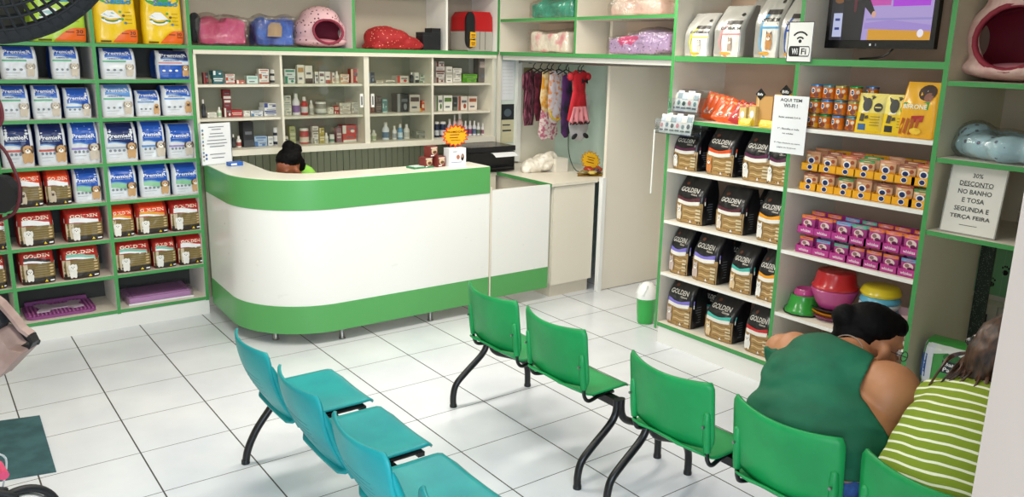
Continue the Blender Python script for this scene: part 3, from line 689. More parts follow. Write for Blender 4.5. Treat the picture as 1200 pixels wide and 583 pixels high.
rows = [
 ('top row', 1.775, [(2, 48, 57, 97, 'premier', 'green', 'white and blue'), (62, 97, 57, 97, 'premier', 'green', 'narrow white and blue'), (120, 163, 59, 98, 'premier', 'green', 'white and blue'), (185, 228, 62, 98, 'premier', 'navy', 'dark blue')]),
 ('second row', 1.515, [(2, 38, 103, 142, 'premier', 'green', 'pale blue and white'), (40, 75, 103, 142, 'premier', 'green', 'pale blue and white'), (77, 110, 106, 140, 'premier', 'plain', 'blue topped white'), (121, 160, 102, 139, 'premier', 'pale', 'white and blue crumpled'), (161, 191, 109, 138, 'premier', 'tan', 'low blue and white'), (192, 230, 103, 138, 'premier', 'tan', 'wide blue and white')]),
 ('third row', 1.205, [(4, 44, 147, 200, 'premier', 'red', 'tall blue and white'), (46, 82, 148, 198, 'premier', 'red', 'tall blue and white'), (84, 121, 146, 196, 'premier', 'purple', 'tall blue and white purple banded'), (124, 165, 147, 192, 'premier', 'grey', 'wide silver and navy'), (166, 197, 145, 191, 'premier', 'plain', 'blue and white puppy'), (198, 230, 148, 189, 'premier', 'purple', 'blue and white short')]),
 ('fourth row', 0.935, [(20, 54, 203, 247, 'gdog', 'pug', 'orange topped pug'), (55, 87, 203, 244, 'gdog', 'pug', 'orange topped pug'), (88, 122, 201, 240, 'premier', 'grass', 'blue and white'), (128, 164, 196, 237, 'premier', 'grass', 'blue and green'), (166, 203, 195, 235, 'premier', 'grass', 'blue and pale green'), (204, 238, 194, 232, 'premier', 'grass', 'blue and pale green')]),
 ('fifth row', 0.665, [(-18, 13, 254, 293, 'gdog', 'long', 'red partly cut off'), (23, 67, 249, 291, 'gdog', 'long', 'wide red white poodle'), (78, 124, 247, 285, 'gdog', 'long', 'wide red white poodle'), (131, 160, 244, 279, 'gdog', 'yellow', 'small orange'), (161, 200, 240, 276, 'gdog', 'yellow', 'orange and brown'), (201, 238, 236, 272, 'gdog', 'long', 'red and brown')]),
 ('lowest row', 0.40, [(-14, 10, 300, 338, 'gdog', 'long', 'red partly cut off'), (25, 68, 293, 333, 'gdog', 'dark', 'red and black terrier'), (74, 120, 289, 327, 'gdog', 'teal', 'red and mint banded'), (137, 180, 283, 321, 'gdog', 'teal', 'red and mint banded'), (181, 209, 281, 316, 'gdog', 'teal', 'small red'), (210, 241, 277, 312, 'gdog', 'long', 'red boxy')]),
]
for rn, z, its in rows:
    for i, (a, b, t, bo, kind, st, look) in enumerate(its):
        xa = ony(a, bo, LSH)[0]; xb = ony(b, bo, LSH)[0]; zt = ony((a+b)/2, t, LSH)[2]
        h = min(zt-z+0.012, 0.30 if z == 1.205 else 0.255); d = 0.20
        n = len(its)
        pos = ORD[i]+' from left'
        food_bag(kind, st, '%s food bag, %s, %s of left shelves' % (look, pos, rn), ((xa+xb)/2, LSH+d/2+0.005, z+0.001), (xb-xa)*0.985, h, d, 0, 'pet food bags on the left shelves', lean=random.uniform(0, 0.06), pinch=0.80 if kind == 'gdog' else 0.74)
# black food bags on the right wall
XR = 3.455
rrows = [
 ('top row', 1.26, [(784, 815, 1.53, 'wine', 0), (822, 857, 1.56, 'orange', 0), (864, 900, 1.56, 'wine', 0), (894, 925, 1.55, 'wine', 0)]),
 ('second row', 0.90, [(787, 821, 1.215, 'maroon', 0), (833, 869, 1.19, 'maroon', 0), (881, 921, 1.20, 'amber', 0)]),
 ('third row', 0.525, [(780, 803, 0.86, 'lilac', 0), (806, 838, 0.86, 'lilac', 0), (850, 878, 0.83, 'teal', 0), (881, 908, 0.83, 'amber', 0)]),
 ('lowest row', 0.155, [(776, 808, 0.49, 'lilac', 0.0), (820, 856, 0.46, 'teal', 0.18), (867, 899, 0.47, 'red', 0.0)])]
for rn, z, its in rrows:
    for i, (a, b, zt, st, ti) in enumerate(its):
        ym = (a+b)/2
        # the pixel row of the shelf front at this column
        def yy(px):
            lo, hi = 100, 460
            for _ in range(30):
                m_ = (lo+hi)/2
                if onx(px, m_, XR)[2] > z: lo = m_
                else: hi = m_
            return onx(px, lo, XR)[1]
        ya, yb = yy(a), max(yy(b), -3.470); w_ = abs(ya-yb)*0.93; d = 0.17
        food_bag('gcat', st, 'black food bag, %s band, %s from left, %s of right shelves' % (st, ORD[i], rn), (XR+d/2+0.01+0.02*ti, (ya+yb)/2, z+0.001), w_, zt-z, d, -PI/2, 'black food bags on the right shelves', lean=0.12+ti*1.2, pinch=0.55)
# bags one row deeper, seen through the gaps
for z, h, y, st, lb in ((1.26, 0.29, -2.70, 'wine', 'black food bag standing deeper, behind first gap, top row of right shelves'), (1.26, 0.30, -2.98, 'orange', 'black food bag standing deeper, behind second gap, top row of right shelves'), (1.26, 0.30, -3.26, 'wine', 'black food bag standing deeper, behind third gap, top row of right shelves'),
                        (0.525, 0.30, -2.98, 'lilac', 'black food bag standing deeper in the middle gap, third row of right shelves'), (0.90, 0.27, -3.20, 'maroon', 'black food bag standing deeper beside the amber banded bag, second row'), (0.155, 0.29, -2.80, 'teal', 'black food bag standing deeper, lowest row of right shelves')):
    food_bag('gcat', st, lb, (3.74, y, z+0.001), 0.21, h, 0.17, -PI/2, 'black food bags on the right shelves', lean=0.12, pinch=0.55)
# pads: big yellow and green packs on top of the left shelving
def pad_pack(label, xa, xb, base, st):
    w_ = xb-xa; h = 0.345; d = 0.24
    r = thing('puppy_pad_pack', label, 'pack', ((xa+xb)/2, LSH+d/2, 2.017), 0, 'puppy pad packs on the top left shelf')
    F, hd, hw, off = bagF(w_, d, h, 0, 0.93, seed=len(label), top=0.12)
    bag_body(F, hd, hw, off, h, 1, base, base, 'pouch', r)
    m = MB(); RD = mat('d8382b', 0.35); BL = mat('2a8fd0', 0.35); OR = mat('ec6a1a', 0.35)
    art = [('e', 0.5, 0.86, 0.42, 0.12, mat('3aa24a', 0.4)), ('t', 'Super', 0.42, 0.91, 0.60, 0.12, mat('7a1c14', 0.4), 0.02), ('t', 'Super', 0.42, 0.915, 0.60, 0.12, RD, 0.02), ('t', 'Secão', 0.58, 0.80, 0.62, 0.11, mat('123a66', 0.4), 0.02), ('t', 'Secão', 0.58, 0.805, 0.62, 0.11, BL, 0.02)]
    art += [('p', [(0.15, 0.53), (0.35, 0.46), (0.62, 0.49), (0.45, 0.62), (0.3, 0.62)], WHT), ('p', [(0.2, 0.55), (0.36, 0.5), (0.56, 0.52), (0.42, 0.59)], mat('9fc6c9', 0.4)), ('arc', 0.4, 0.5, 0.24, 0.09, PI*1.05, PI*1.9, 0.25, mat('2b7a3c', 0.4)), ('arc', 0.4, 0.47, 0.24, 0.10, PI*1.05, PI*1.9, 0.3, WHT)]
    for i in range(4): art += [('e', 0.60+0.05*(i % 2)+0.02*i, 0.60-0.07*i, 0.035, 0.024, mat(['3aa24a', '59442a', '3aa24a', '2e7fb8'][i], 0.4)), ('r', 0.70, 0.595-0.07*i, 0.86, 0.605-0.07*i, mat('9a7a12', 0.5))]
    art += [('q', [(0.38+0.06*k, 0.02, 0.02+0.25*math.sin(min(1, k/7)*PI/2)) for k in range(11)], OR), ('t', '30', 0.86, 0.20, 0.13, 0.07, mat('3a1a10', 0.5)), ('r', 0.6, 0.18, 0.76, 0.20, mat('8a3212', 0.5)), ('r', 0.8, 0.13, 0.95, 0.145, mat('3a1a10', 0.5)), ('r', 0.1, 0.02, 0.34, 0.05, mat('5a4a1a', 0.5))]
    printed(m, F, art); m.build('front_print', r, fixn=False)
pad_pack('lime green puppy pad pack on the top left shelf, half hidden by the fan', -0.03, 0.30, mat('b7dc3c', 0.3, 0, 0.3), 0)
pad_pack('yellow puppy pad pack standing beside the lime green one', 0.345, 0.62, mat('f7cf1a', 0.3, 0, 0.3), 1)
pad_pack('yellow puppy pad pack nearest the pet beds', 0.65, 0.925, mat('f7cf1a', 0.3, 0, 0.3), 1)
pad_pack('puppy pad pack at the far left behind the fan', -0.62, -0.32, mat('b7dc3c', 0.3, 0, 0.3), 0)
# cream cat food bags on the top right shelf
def optimum(label, y, w_, h, c, anim, x=3.46, lean=0.26, big=False):
    d = 0.16; r = thing('cat_food_bag', label, 'bag', (x+d/2, y, 2.017), -PI/2, 'grey cat food bags on the top right shelf')
    F, hd, hw, off = bagF(w_, d, h, lean, 0.45, seed=int(abs(y)*100))
    bag_body(F, hd, hw, off, h, 1, mat('b0afa9', 0.3, 0.3), mat('8f8e8a', 0.3, 0.3), 'pouch', r)
    m = MB(); C_ = mat(c, 0.35); asp = h/w_*0.8
    art = [('r', 0.36, 0.0, 0.92, 0.52, mat('e6e4dc', 0.35)), ('arc', 0.72, 0.32, 0.46, 0.40, PI*0.62, PI*1.42, 0.12, C_), ('r', 0.32, 0.42, 0.95, 0.45, C_), ('r', 0.42, 0.63, 0.92, 0.70, mat('26201c', 0.4)), ('t', 'OPTIMUM', 0.60, 0.55, 0.66, 0.06, mat('3a3836', 0.4)), ('e', 0.82, 0.82, 0.06, 0.03, mat('26201c', 0.4)), ('e', 0.5, 0.06, 0.2, 0.03, mat('d8a03a', 0.4))]
    printed(m, F, art); m.build('front_print', r, fixn=False)
    m = MB(); printed(m, lambda u, v, L=0: F(u, v, L+0.004), dog(0.64, 0.30, 0.12, mat(anim, 0.5), mat('4a3428', 0.5), 1, asp)); m.build('animal_picture', r, fixn=False)
def yx(px, z, x=3.47):
    lo, hi = -50, 460
    for _ in range(36):
        m_ = (lo+hi)/2
        if onx(px, m_, x)[2] > z: lo = m_
        else: hi = m_
    return onx(px, lo, x)[1]
for a, b, h, c, an, lb in ((800, 831, 0.275, 'd4d23a', 'cfc6ba', 'grey cat food bag with yellow arc, leftmost on the top right shelf'), (834, 868, 0.315, 'd98c8c', 'b09a88', 'grey cat food bag with pink arc on the top right shelf'),
                           (881, 912, 0.40, '56a9dc', 'c98f52', 'grey cat food bag with light blue arc on the top right shelf'), (911, 938, 0.36, '3156a8', 'cfc6ba', 'grey cat food bag with dark blue arc behind the wifi sign')):
    y0, y1 = yx(a, 2.02), yx(b, 2.02); optimum(lb, (y0+y1)/2, abs(y0-y1)*1.0, h, c, an)
y0, y1 = yx(866, 2.02, 3.62), yx(884, 2.02, 3.62); optimum('grey cat food bag with red band standing further back between two others', (y0+y1)/2, 0.2, 0.36, 'b5404a', '8a5a46', x=3.66)
# ---------------------------------------------------------------- right bay two: cans, treats, pouches, bowls
CO = mat('e07a1e', 0.3); CY = mat('f0b428', 0.3); CTOP = mat('c9c9c4', 0.3, 0.9)
def sx(px, z, x): return yx(px, z, x)
# tins: three tiers of four, and a second column deeper in
def tin_proto(c, lid):
    r = thing('food_tin', 'x', 'tin', (0, 0, 0), -PI/2, 'stacked orange food tins')
    R = 0.0335
    MB().lathe([(R, 0, CTOP), (R+0.0015, 0.003, CO), (R, 0.007, mat(c, 0.3)), (R, 0.03, CO), (R, 0.07, CO), (R+0.0015, 0.076, CTOP), (R-0.001, 0.079, CTOP), (R-0.003, 0.076, CTOP), (0.0001, 0.075)], CTOP, 24).build('can', r, smooth=40)
    MB().lathe([(R+0.0018, 0.070), (R+0.0022, 0.080), (R-0.002, 0.081), (R-0.004, 0.077)], mat(lid, 0.3, 0.6), 24).build('lid', r, smooth=40)
    m = MB()
    def F(u, v, L=0): t = (u-0.5)*2.6; return ((R+L)*math.sin(t), -(R+L)*math.cos(t), 0.004+0.07*v)
    printed(m, F, [('e', 0.42, 0.62, 0.13, 0.24, WHT), ('e', 0.42, 0.62, 0.09, 0.16, NAVY), ('t', 'Pedigree', 0.42, 0.62, 0.15, 0.08, WHT), ('e', 0.62, 0.3, 0.16, 0.2, mat('8a3f1c', 0.4)), ('e', 0.30, 0.24, 0.12, 0.14, mat('c8591e', 0.4)), ('e', 0.75, 0.66, 0.1, 0.15, mat('f4e4c8', 0.4)), ('r', 0.2, 0.02, 0.8, 0.08, mat('6a2a14', 0.4))])
    m.build('label_print', r, fixn=False); return r
lids = ['b9b06a', '3c9a52', '5c8fc9', '4f9fb0']
protos = [tin_proto(c, l) for c, l in zip(('f0b428', 'e9a43a', 'e88a20', 'e0842a'), lids)]
used = [0]*4
ty = [sx(px, 1.625, 3.49) for px in (951, 964, 979, 996)]
for tier in range(3):
    for c in range(4):
        k = (c+tier) % 4; o = protos[k] if not used[k] else copy_tree(protos[k]); used[k] = 1
        o.location = (3.50+0.004*((tier*c) % 3), ty[c]-0.004, 1.626+0.083*tier); o.rotation_euler = (0, 0, -PI/2+0.15*((c*3+tier) % 3-1))
        o['label'] = 'orange food tin, %s column from the left, %s of the tin stack' % (ORD[c], ('bottom tier', 'middle tier', 'top tier')[tier])
for tier in range(3):
    o = copy_tree(protos[tier]); o.location = (3.575, ty[3]-0.055, 1.626+0.083*tier); o['label'] = 'orange food tin in the recessed column beside the yellow treat bags, '+('bottom', 'middle', 'top')[tier]
def pouchF(w, h, d=0.02, bend=0.0):
    def F(u, v, L=0):
        s = 2*u-1; t = d/2*(1-abs(s)**3)*(math.sin(PI*min(1, v*1.02)))**0.5*(1 if v < 0.9 else 0.3)
        return (s*w/2, -t-L+bend*v*h, v*h)
    return F
def flat_pouch(name, parent, w, h, d, front, art, extra=0.0, bend=0.0):
    F = pouchF(w, h, d, bend); m = MB(); m.surf(F, 8, 8, front)
    m.surf(lambda u, v: (F(u, v)[0], -F(u, v)[1]+2*bend*v*h, F(u, v)[2]), 8, 8, front, flip=True)
    printed(m, F, art); return m.build(name, parent, fixn=False)
# two yellow treat bags and the big golden bag
YT = mat('f3e27a', 0.35); YD = mat('ecc81e', 0.35)
for i, (a, b, dk) in enumerate(((1002, 1031, '3a6aa0'), (1033, 1063, '2b2b2b'))):
    ya, yb = sx(a, 1.625, 3.47), sx(b, 1.625, 3.47)
    r = thing('treat_bag', ('cream and yellow treat bag with donkey print beside the tins', 'cream and yellow treat bag with dark print beside the big golden bag')[i], 'bag', (3.475, (ya+yb)/2, 1.626), -PI/2+0.1, 'yellow treat bags')
    art = [('r', 0, 0.0, 1, 0.52, YD), ('r', 0.1, 0.08, 0.4, 0.24, mat(dk, 0.4)), ('p', [(0.18, 0.50), (0.46, 0.53), (0.44, 0.58), (0.2, 0.56)], mat('f2efe0', 0.4)), ('e', 0.36, 0.72, 0.17, 0.17, mat('3b3a36', 0.5)), ('p', [(0.2, 0.8), (0.1, 0.93), (0.3, 0.88)], mat('3b3a36', 0.5)), ('p', [(0.5, 0.84), (0.62, 0.92), (0.46, 0.92)], mat('3b3a36', 0.5)),
           ('e', 0.76, 0.66, 0.15, 0.11, mat('2f2d2a', 0.5)), ('r', 0.66, 0.645, 0.86, 0.675, YT), ('p', [(0.14, 0.30), (0.30, 0.30), (0.34, 0.48), (0.18, 0.5)], mat('4a4236', 0.5)), ('p', [(0.34, 0.36), (0.48, 0.38), (0.46, 0.46), (0.36, 0.44)], mat('4a4236', 0.5)), ('e', 0.5, 0.93, 0.07, 0.02, mat('6b6442', 0.5))]
    art += [('r', 0.55, 0.42-0.07*k, 0.88, 0.44-0.07*k, mat('a98f2a', 0.5)) for k in range(4)]
    flat_pouch('pouch', r, abs(ya-yb)*1.05, 0.215, 0.035, YT, art, bend=0.12)
ya, yb = sx(1066, 1.625, 3.47), sx(1101, 1.625, 3.47)
r = thing('treat_bag', 'large golden treat bag with green name band and a brown dog', 'bag', (3.515, -4.20, 1.626), -PI/2)
GB = mat('eeb01e', 0.3, 0, 0.3); F, hd, hw, off = bagF(0.20, 0.12, 0.285, 0.05, 0.5, seed=5, top=0.02); bag_body(F, hd, hw, off, 0.285, 5, GB, GB, 'pouch', r)
m = MB(); art = [('p', [(0.02, 0.50), (0.10, 0.63), (0.78, 0.66), (0.76, 0.52), (0.05, 0.45)], mat('2f9a3c', 0.4)), ('t', 'BIFRONE', 0.42, 0.565, 0.62, 0.085, mat('eef3dc', 0.4)), ('e', 0.66, 0.82, 0.24, 0.14, mat('3d2a22', 0.5)), ('e', 0.72, 0.74, 0.12, 0.08, mat('8a5a4a', 0.5)), ('e', 0.62, 0.85, 0.03, 0.02, WHT),
       ('p', [(0.36, 0.28), (0.68, 0.3), (0.7, 0.42), (0.38, 0.40)], mat('b32a2a', 0.4))]+[('p', [(0.04+0.14*k, 0.06+0.03*(k % 2)), (0.12+0.14*k, 0.06), (0.22+0.13*k, 0.34), (0.14+0.13*k, 0.36)], mat('b0561c', 0.4)) for k in range(4)]+[('e', 0.52, 0.13, 0.16, 0.06, mat('f5c93c', 0.4))]
printed(m, F, art); m.build('front_print', r, fixn=False)
# orange and purple pouch trays: every tray with its pouch is one display box
PY = mat('eda91c', 0.35); PM = mat('b8388c', 0.35)
def tray(kind, label, x, y, z, w, i, grp, ph=0.085, gap=False):
    r = thing('pouch_tray', label, 'box', (x, y, z), -PI/2, grp)
    base = PY if kind == 'y' else PM
    m = MB().box((-w/2, -0.01, 0), (w/2, 0.16, 0.004), base).box((-w/2, -0.012, 0), (w/2, -0.009, 0.042), base).box((-w/2, 0.157, 0), (w/2, 0.16, 0.115), base)
    for s_ in (-1, 1): m.prism([(-0.012, 0), (0.16, 0), (0.16, 0.115), (0.03, 0.05), (-0.012, 0.042)], base, s_*w/2-0.0012, s_*w/2+0.0012, axis='x')
    FF = lambda u, v, L=0: (-w/2+w*u, -0.012-L, 0.042*v)
    if kind == 'y': printed(m, FF, [('e', 0.5, 0.5, 0.16, 0.38, WHT), ('e', 0.5, 0.5, 0.13, 0.3, NAVY), ('r', 0.0, 0, 1, 0.08, mat('b5780f', 0.4))])
    else: printed(m, FF, [('t', 'whiskas', 0.5, 0.5, 0.6, 0.4, mat('f0dbe8', 0.4)), ('r', 0, 0, 1, 0.07, mat('7f2260', 0.4))])
    m.build('tray', r)
    if gap: return r
    tops = {'y': ['8a4a3a', 'c98a6a', '3c8a4a', 'b5543c'], 'p': ['e0762a', 'd9672a', '5aa0c8', 'e0762a', '4aa88c']}[kind]
    tc = mat(tops[i % len(tops)], 0.35)
    if kind == 'y': fr = mat('dba878', 0.3, 0, 0.3); art = [('r', 0, 0.82, 1, 1, tc), ('r', 0, 0.0, 1, 0.4, mat('e0922c', 0.35)), ('e', 0.45, 0.45, 0.26, 0.22, WHT), ('e', 0.45, 0.45, 0.18, 0.15, NAVY), ('e', 0.8, 0.62, 0.12, 0.12, mat('a24a2a', 0.4)), ('e', 0.25, 0.74, 0.14, 0.06, mat('f1dcc0', 0.4))]
    else: fr = mat('a8327f', 0.3, 0, 0.3); art = [('r', 0, 0.8, 1, 1, tc), ('e', 0.5, 0.5, 0.32, 0.24, mat('e8d0cc', 0.4)), ('e', 0.42, 0.56, 0.15, 0.12, mat('8f6a6a', 0.4)), ('e', 0.62, 0.36, 0.16, 0.12, mat('6d1f54', 0.4)), ('e', 0.3, 0.3, 0.10, 0.10, mat('d5488c', 0.4))]
    for k in range(3):
        p = flat_pouch('pouch', r, w*0.8, ph+0.012*((i+k) % 2), 0.016, fr, art if k == 0 else [('r', 0, 0.8, 1, 1, tc)])
        p.location = (0.002*((i+k) % 3-1), 0.012+0.045*k, 0.014+0.006*k)
    return r
xs = [946, 967, 986, 1007, 1032, 1056, 1080]
for tier in range(2):
    for i in range(7):
        y = sx((947, 966, 988, 1009, 1033, 1056, 1077)[i], 1.265, 3.46)
        tray('y', 'yellow tray of orange food pouches, %s from the left in the %s tier' % (ORD[i], ('lower', 'upper')[tier]), 3.465, y, 1.2655+0.117*tier, 0.113, i*3+tier, 'yellow pouch trays')
for tier in range(2):
    for i in range(7):
        y = sx((942, 961, 982, 1001, 1020, 1040, 1062)[i], 0.89, 3.46)
        tray('p', 'magenta tray of cat food pouches, %s from the left in the %s tier' % (ORD[i], ('lower', 'upper')[tier]), 3.465, y, 0.8905+0.117*tier, 0.110, i*2+tier*3, 'magenta pouch trays', 0.082, gap=False)
# bowls
def bowl(name, label, prof, m, x, y, z, grp='pet bowls', n=32, parts=()):
    r = thing(name, label, 'bowl', (x, y, z), 0, grp)
    MB().lathe(prof, m, n).build('bowl', r, smooth=40)
    for nm, pr, mm in parts: MB().lathe(pr, mm, n).build(nm, r, smooth=40)
    return r
zb = 0.4955
y = sx(938, zb, 3.53); GBW = mat('2c9a35', 0.25, 0, 0.4); MG = mat('c0478a', 0.25, 0, 0.4)
bowl('pet_bowl', 'green faceted pet bowl with wide base, leftmost on the bowl shelf', [(0.108, 0.0), (0.112, 0.012), (0.108, 0.03), (0.095, 0.04), (0.078, 0.115), (0.07, 0.118), (0.06, 0.06), (0.0001, 0.05)], GBW, 3.55, y, zb, n=12, parts=[('rubber_ring', [(0.106, 0), (0.115, 0.002), (0.115, 0.009), (0.106, 0.012)], BLACK)])
r = thing('toy_ball', 'pink squashed rubber bowl resting inside the green bowl', 'bowl', (3.55, y, zb+0.085)); MB().lathe([(0.045, 0.0), (0.062, 0.02), (0.064, 0.045), (0.05, 0.07), (0.035, 0.06), (0.0001, 0.055)], MG, 18).build('bowl', r, smooth=True); r.name = 'rubber_bowl'
y = sx(972, zb, 3.58); RB = mat('c41c26', 0.22, 0, 0.5)
for k, (c, z0) in enumerate((('7a2a5a', 0), ('d9891f', 0.022), ('2b2b2e', 0.044))):
    bowl('pet_bowl', 'nested large bowl with %s rim low in the stack under the pink bowl' % ('plum', 'orange', 'black')[k], [(0.09, 0), (0.118, 0.024), (0.122, 0.028), (0.11, 0.03), (0.085, 0.01), (0.0001, 0.008)], mat(c, 0.3, 0, 0.3), 3.60, y, zb+z0)
bowl('pet_bowl', 'large glossy pink bowl under the red bowl', [(0.085, 0), (0.105, 0.03), (0.128, 0.085), (0.136, 0.11), (0.130, 0.118), (0.10, 0.05), (0.0001, 0.02)], MG, 3.60, y, zb+0.075)
bowl('pet_bowl', 'large glossy red upturned bowl on top of the pink bowl', [(0.134, 0), (0.136, 0.012), (0.122, 0.03), (0.112, 0.085), (0.105, 0.10), (0.0001, 0.105)], RB, 3.60, y, zb+0.196)
y = sx(1022, zb, 3.58)
for k, (c, lb, z0) in enumerate((('c92430', 'red small bowl at the bottom of the coloured stack', 0), ('eab72a', 'amber bowl second from the bottom of the coloured stack', 0.05), ('3c97c9', 'blue bowl in the middle of the coloured stack', 0.095), ('dfe9ee', 'white bowl in the coloured stack', 0.14), ('5cb4d8', 'light blue bowl in the coloured stack', 0.165), ('e6cf25', 'yellow bowl on top of the coloured stack', 0.21))):
    bowl('pet_bowl', lb, [(0.085, 0.0), (0.105, 0.006), (0.112, 0.02), (0.098, 0.05), (0.085, 0.058), (0.0001, 0.06)], mat(c, 0.3, 0, 0.4), 3.62, y, zb+z0)
y = sx(1056, zb, 3.6)
bowl('pet_bowl', 'pale pink bowl half hidden behind the head of the seated woman', [(0.05, 0), (0.07, 0.03), (0.085, 0.12), (0.09, 0.16), (0.083, 0.16), (0.06, 0.04), (0.0001, 0.03)], mat('d9b3bd', 0.3, 0, 0.3), 3.60, y+0.02, zb)
SS = mat('b9b9b6', 0.18, 1.0)
for i, (px, x, h) in enumerate(((918, 3.58, 0.12), (948, 3.62, 0.10), (975, 3.60, 0.12))):
    y = sx(px+10, 0.155, x)
    bowl('steel_bowl', 'stainless steel pet bowl on the lowest shelf, %s from the left' % ORD[i], [(0.095, 0), (0.10, 0.01), (0.10, h-0.01), (0.112, h), (0.11, h+0.004), (0.093, h-0.01), (0.09, 0.02), (0.0001, 0.015)], SS, x, y, 0.156)
# orange pouches, sachet rack and cartons on the display board
zt = 1.601
def snack(label, px, x, c, c2, w_, h, tilt, roll, z=zt, rz=0.0):
    y = sx(px, z, x); r = thing('snack_pouch', label, 'pouch', (x, y, z), -PI/2+rz, 'snack pouches on the display board'); r.rotation_euler = (-tilt, roll, -PI/2+rz)
    flat_pouch('pouch', r, w_, h, 0.03, mat(c, 0.3, 0, 0.3), [('p', [(0.05, 0.55), (0.95, 0.70), (0.95, 0.80), (0.05, 0.66)], mat(c2, 0.4)), ('p', [(0.15, 0.22), (0.75, 0.18), (0.92, 0.34), (0.80, 0.46), (0.28, 0.44)], mat('ece6dc', 0.4)), ('arc', 0.42, 0.30, 0.16, 0.07, 0.3, 5.2, 0.3, mat('6a2a2a', 0.4)), ('arc', 0.68, 0.33, 0.12, 0.06, 0.3, 5.2, 0.3, mat('6a2a2a', 0.4)), ('e', 0.3, 0.88, 0.16, 0.06, mat('f0b070', 0.4))])
for i in range(5): snack('orange snack pouch leaning in the row, %s from the sachet rack' % ORD[i], 828+i*5.5, 3.60-0.02*i, 'e85e1e', 'c2361c', 0.12, 0.185-0.006*i, 0.25, 0.25+0.05*i, rz=0.25)
for i in range(3): snack('orange snack pouch lying in front, %s from the left' % ORD[i], 842+i*10, 3.50, 'ea5a1c', 'c2361c', 0.13, 0.15, 0.35, 0.5, rz=0.3)
for i in range(3): snack('deep red snack pouch, %s from the left' % ORD[i], 861+i*7, 3.49, 'b8282a', '7a1a2a', 0.11, 0.14, 0.3, 0.40, rz=0.3)
KR = mat('cf9f5e', 0.5)
def carton(label, px, x, w_, h, d, z, c, art=None, rz=0.0):
    y = sx(px, z, x); r = thing('snack_box', label, 'box', (x, y, z), -PI/2+rz, 'snack cartons on the display board')
    m = MB().box((-w_/2, 0, 0), (w_/2, d, h), c); 
    if art: printed(m, lambda u, v, L=0: (-w_/2+w_*u, -L, h*v), art)
    m.build('carton', r, bevel=0.001)
    return r, w_, h
r, w_, h = carton('brown open display carton with black diamond tag, left of the paper sign', 893, 3.50, 0.12, 0.185, 0.08, zt, KR, [('r', 0, 0.0, 1, 0.2, mat('e0b93c', 0.4)), ('r', 0.12, 0.2, 0.2, 1, mat('e8cb95', 0.5))])
m = MB().prism([(0, 0.0), (0.036, 0.036), (0, 0.072), (-0.036, 0.036)], BLACK, -0.004, 0, axis='y'); printed(m, lambda u, v, L=0: (-0.036+0.072*u, -0.004-L, 0.072*v), [('t', 'Bifs', 0.5, 0.5, 0.55, 0.22, WHT)]); m.build('diamond_tag', r, loc=(-0.03, 0, 0.16))
r, w_, h = carton('yellow and red snack carton with black diamond tag behind the paper sign', 917, 3.56, 0.15, 0.20, 0.08, zt, mat('e3bf35', 0.4), [('r', 0, 0.35, 1, 0.75, mat('c9584a', 0.4)), ('e', 0.3, 0.6, 0.2, 0.12, mat('efb9a0', 0.4))])
m = MB().prism([(0, 0.0), (0.042, 0.042), (0, 0.084), (-0.042, 0.042)], BLACK, -0.004, 0, axis='y'); printed(m, lambda u, v, L=0: (-0.042+0.084*u, -0.004-L, 0.084*v), [('t', 'Bifs', 0.5, 0.5, 0.55, 0.22, WHT)]); m.build('diamond_tag', r, loc=(0.0, 0, 0.175))
for i, (px, hh) in enumerate(((869, 0.11), (880, 0.12))): carton('small yellow and tan snack carton, %s beside the red pouches' % ORD[i], px, 3.47, 0.05, hh, 0.05, zt, mat('d9c07a', 0.4), [('e', 0.5, 0.6, 0.3, 0.2, WHT), ('r', 0, 0, 1, 0.3, mat('e6c53a', 0.4))])
for i, px in enumerate((873, 896, 906)): 
    y = sx(px, zt, 3.445); r = thing('snack_pouch', 'crumpled yellow treat pouch lying at the shelf edge, %s from the left' % ORD[i], 'pouch', (3.46, y, zt+0.001), -PI/2, 'yellow pouches at the shelf edge')
    F, hd, hw, off = bagF(0.085, 0.05, 0.045, 0, 0.3, seed=i, top=0.006); bag_body(F, hd, hw, off, 0.045, i, mat('e6cf4a', 0.35), mat('e6cf4a', 0.35), 'pouch', r)
# wire rack with clear sachets hanging at the shelf corner
r = thing('wire_rack', 'clear two tier counter rack full of small white sachets at the shelf corner', 'rack', (3.36, -2.62, 1.50))
AC = film('clear_acrylic', 0.03, (0.93, 0.95, 0.95), 0.05, 0)
for k, (z0, yy0, yy1) in enumerate(((0.0, 0.16, -0.16), (0.15, 0.10, -0.16))):
    dx = 0.05*k
    MB().box((dx, yy1, z0), (dx+0.10, yy0, z0+0.004), AC).box((dx, yy1, z0), (dx+0.004, yy0, z0+0.09), AC).box((dx+0.10, yy1, z0), (dx+0.104, yy0, z0+0.15), AC).box((dx, yy1, z0), (dx+0.1, yy1+0.003, z0+0.1), AC).box((dx, yy0-0.003, z0), (dx+0.1, yy0, z0+0.1), AC).build('tier', r)
MB().tube([(0.004, 0.165, -0.42), (0.004, 0.165, 0.02), (0.1, 0.165, 0.02)], 0.006, WHITE).build('upright', r)
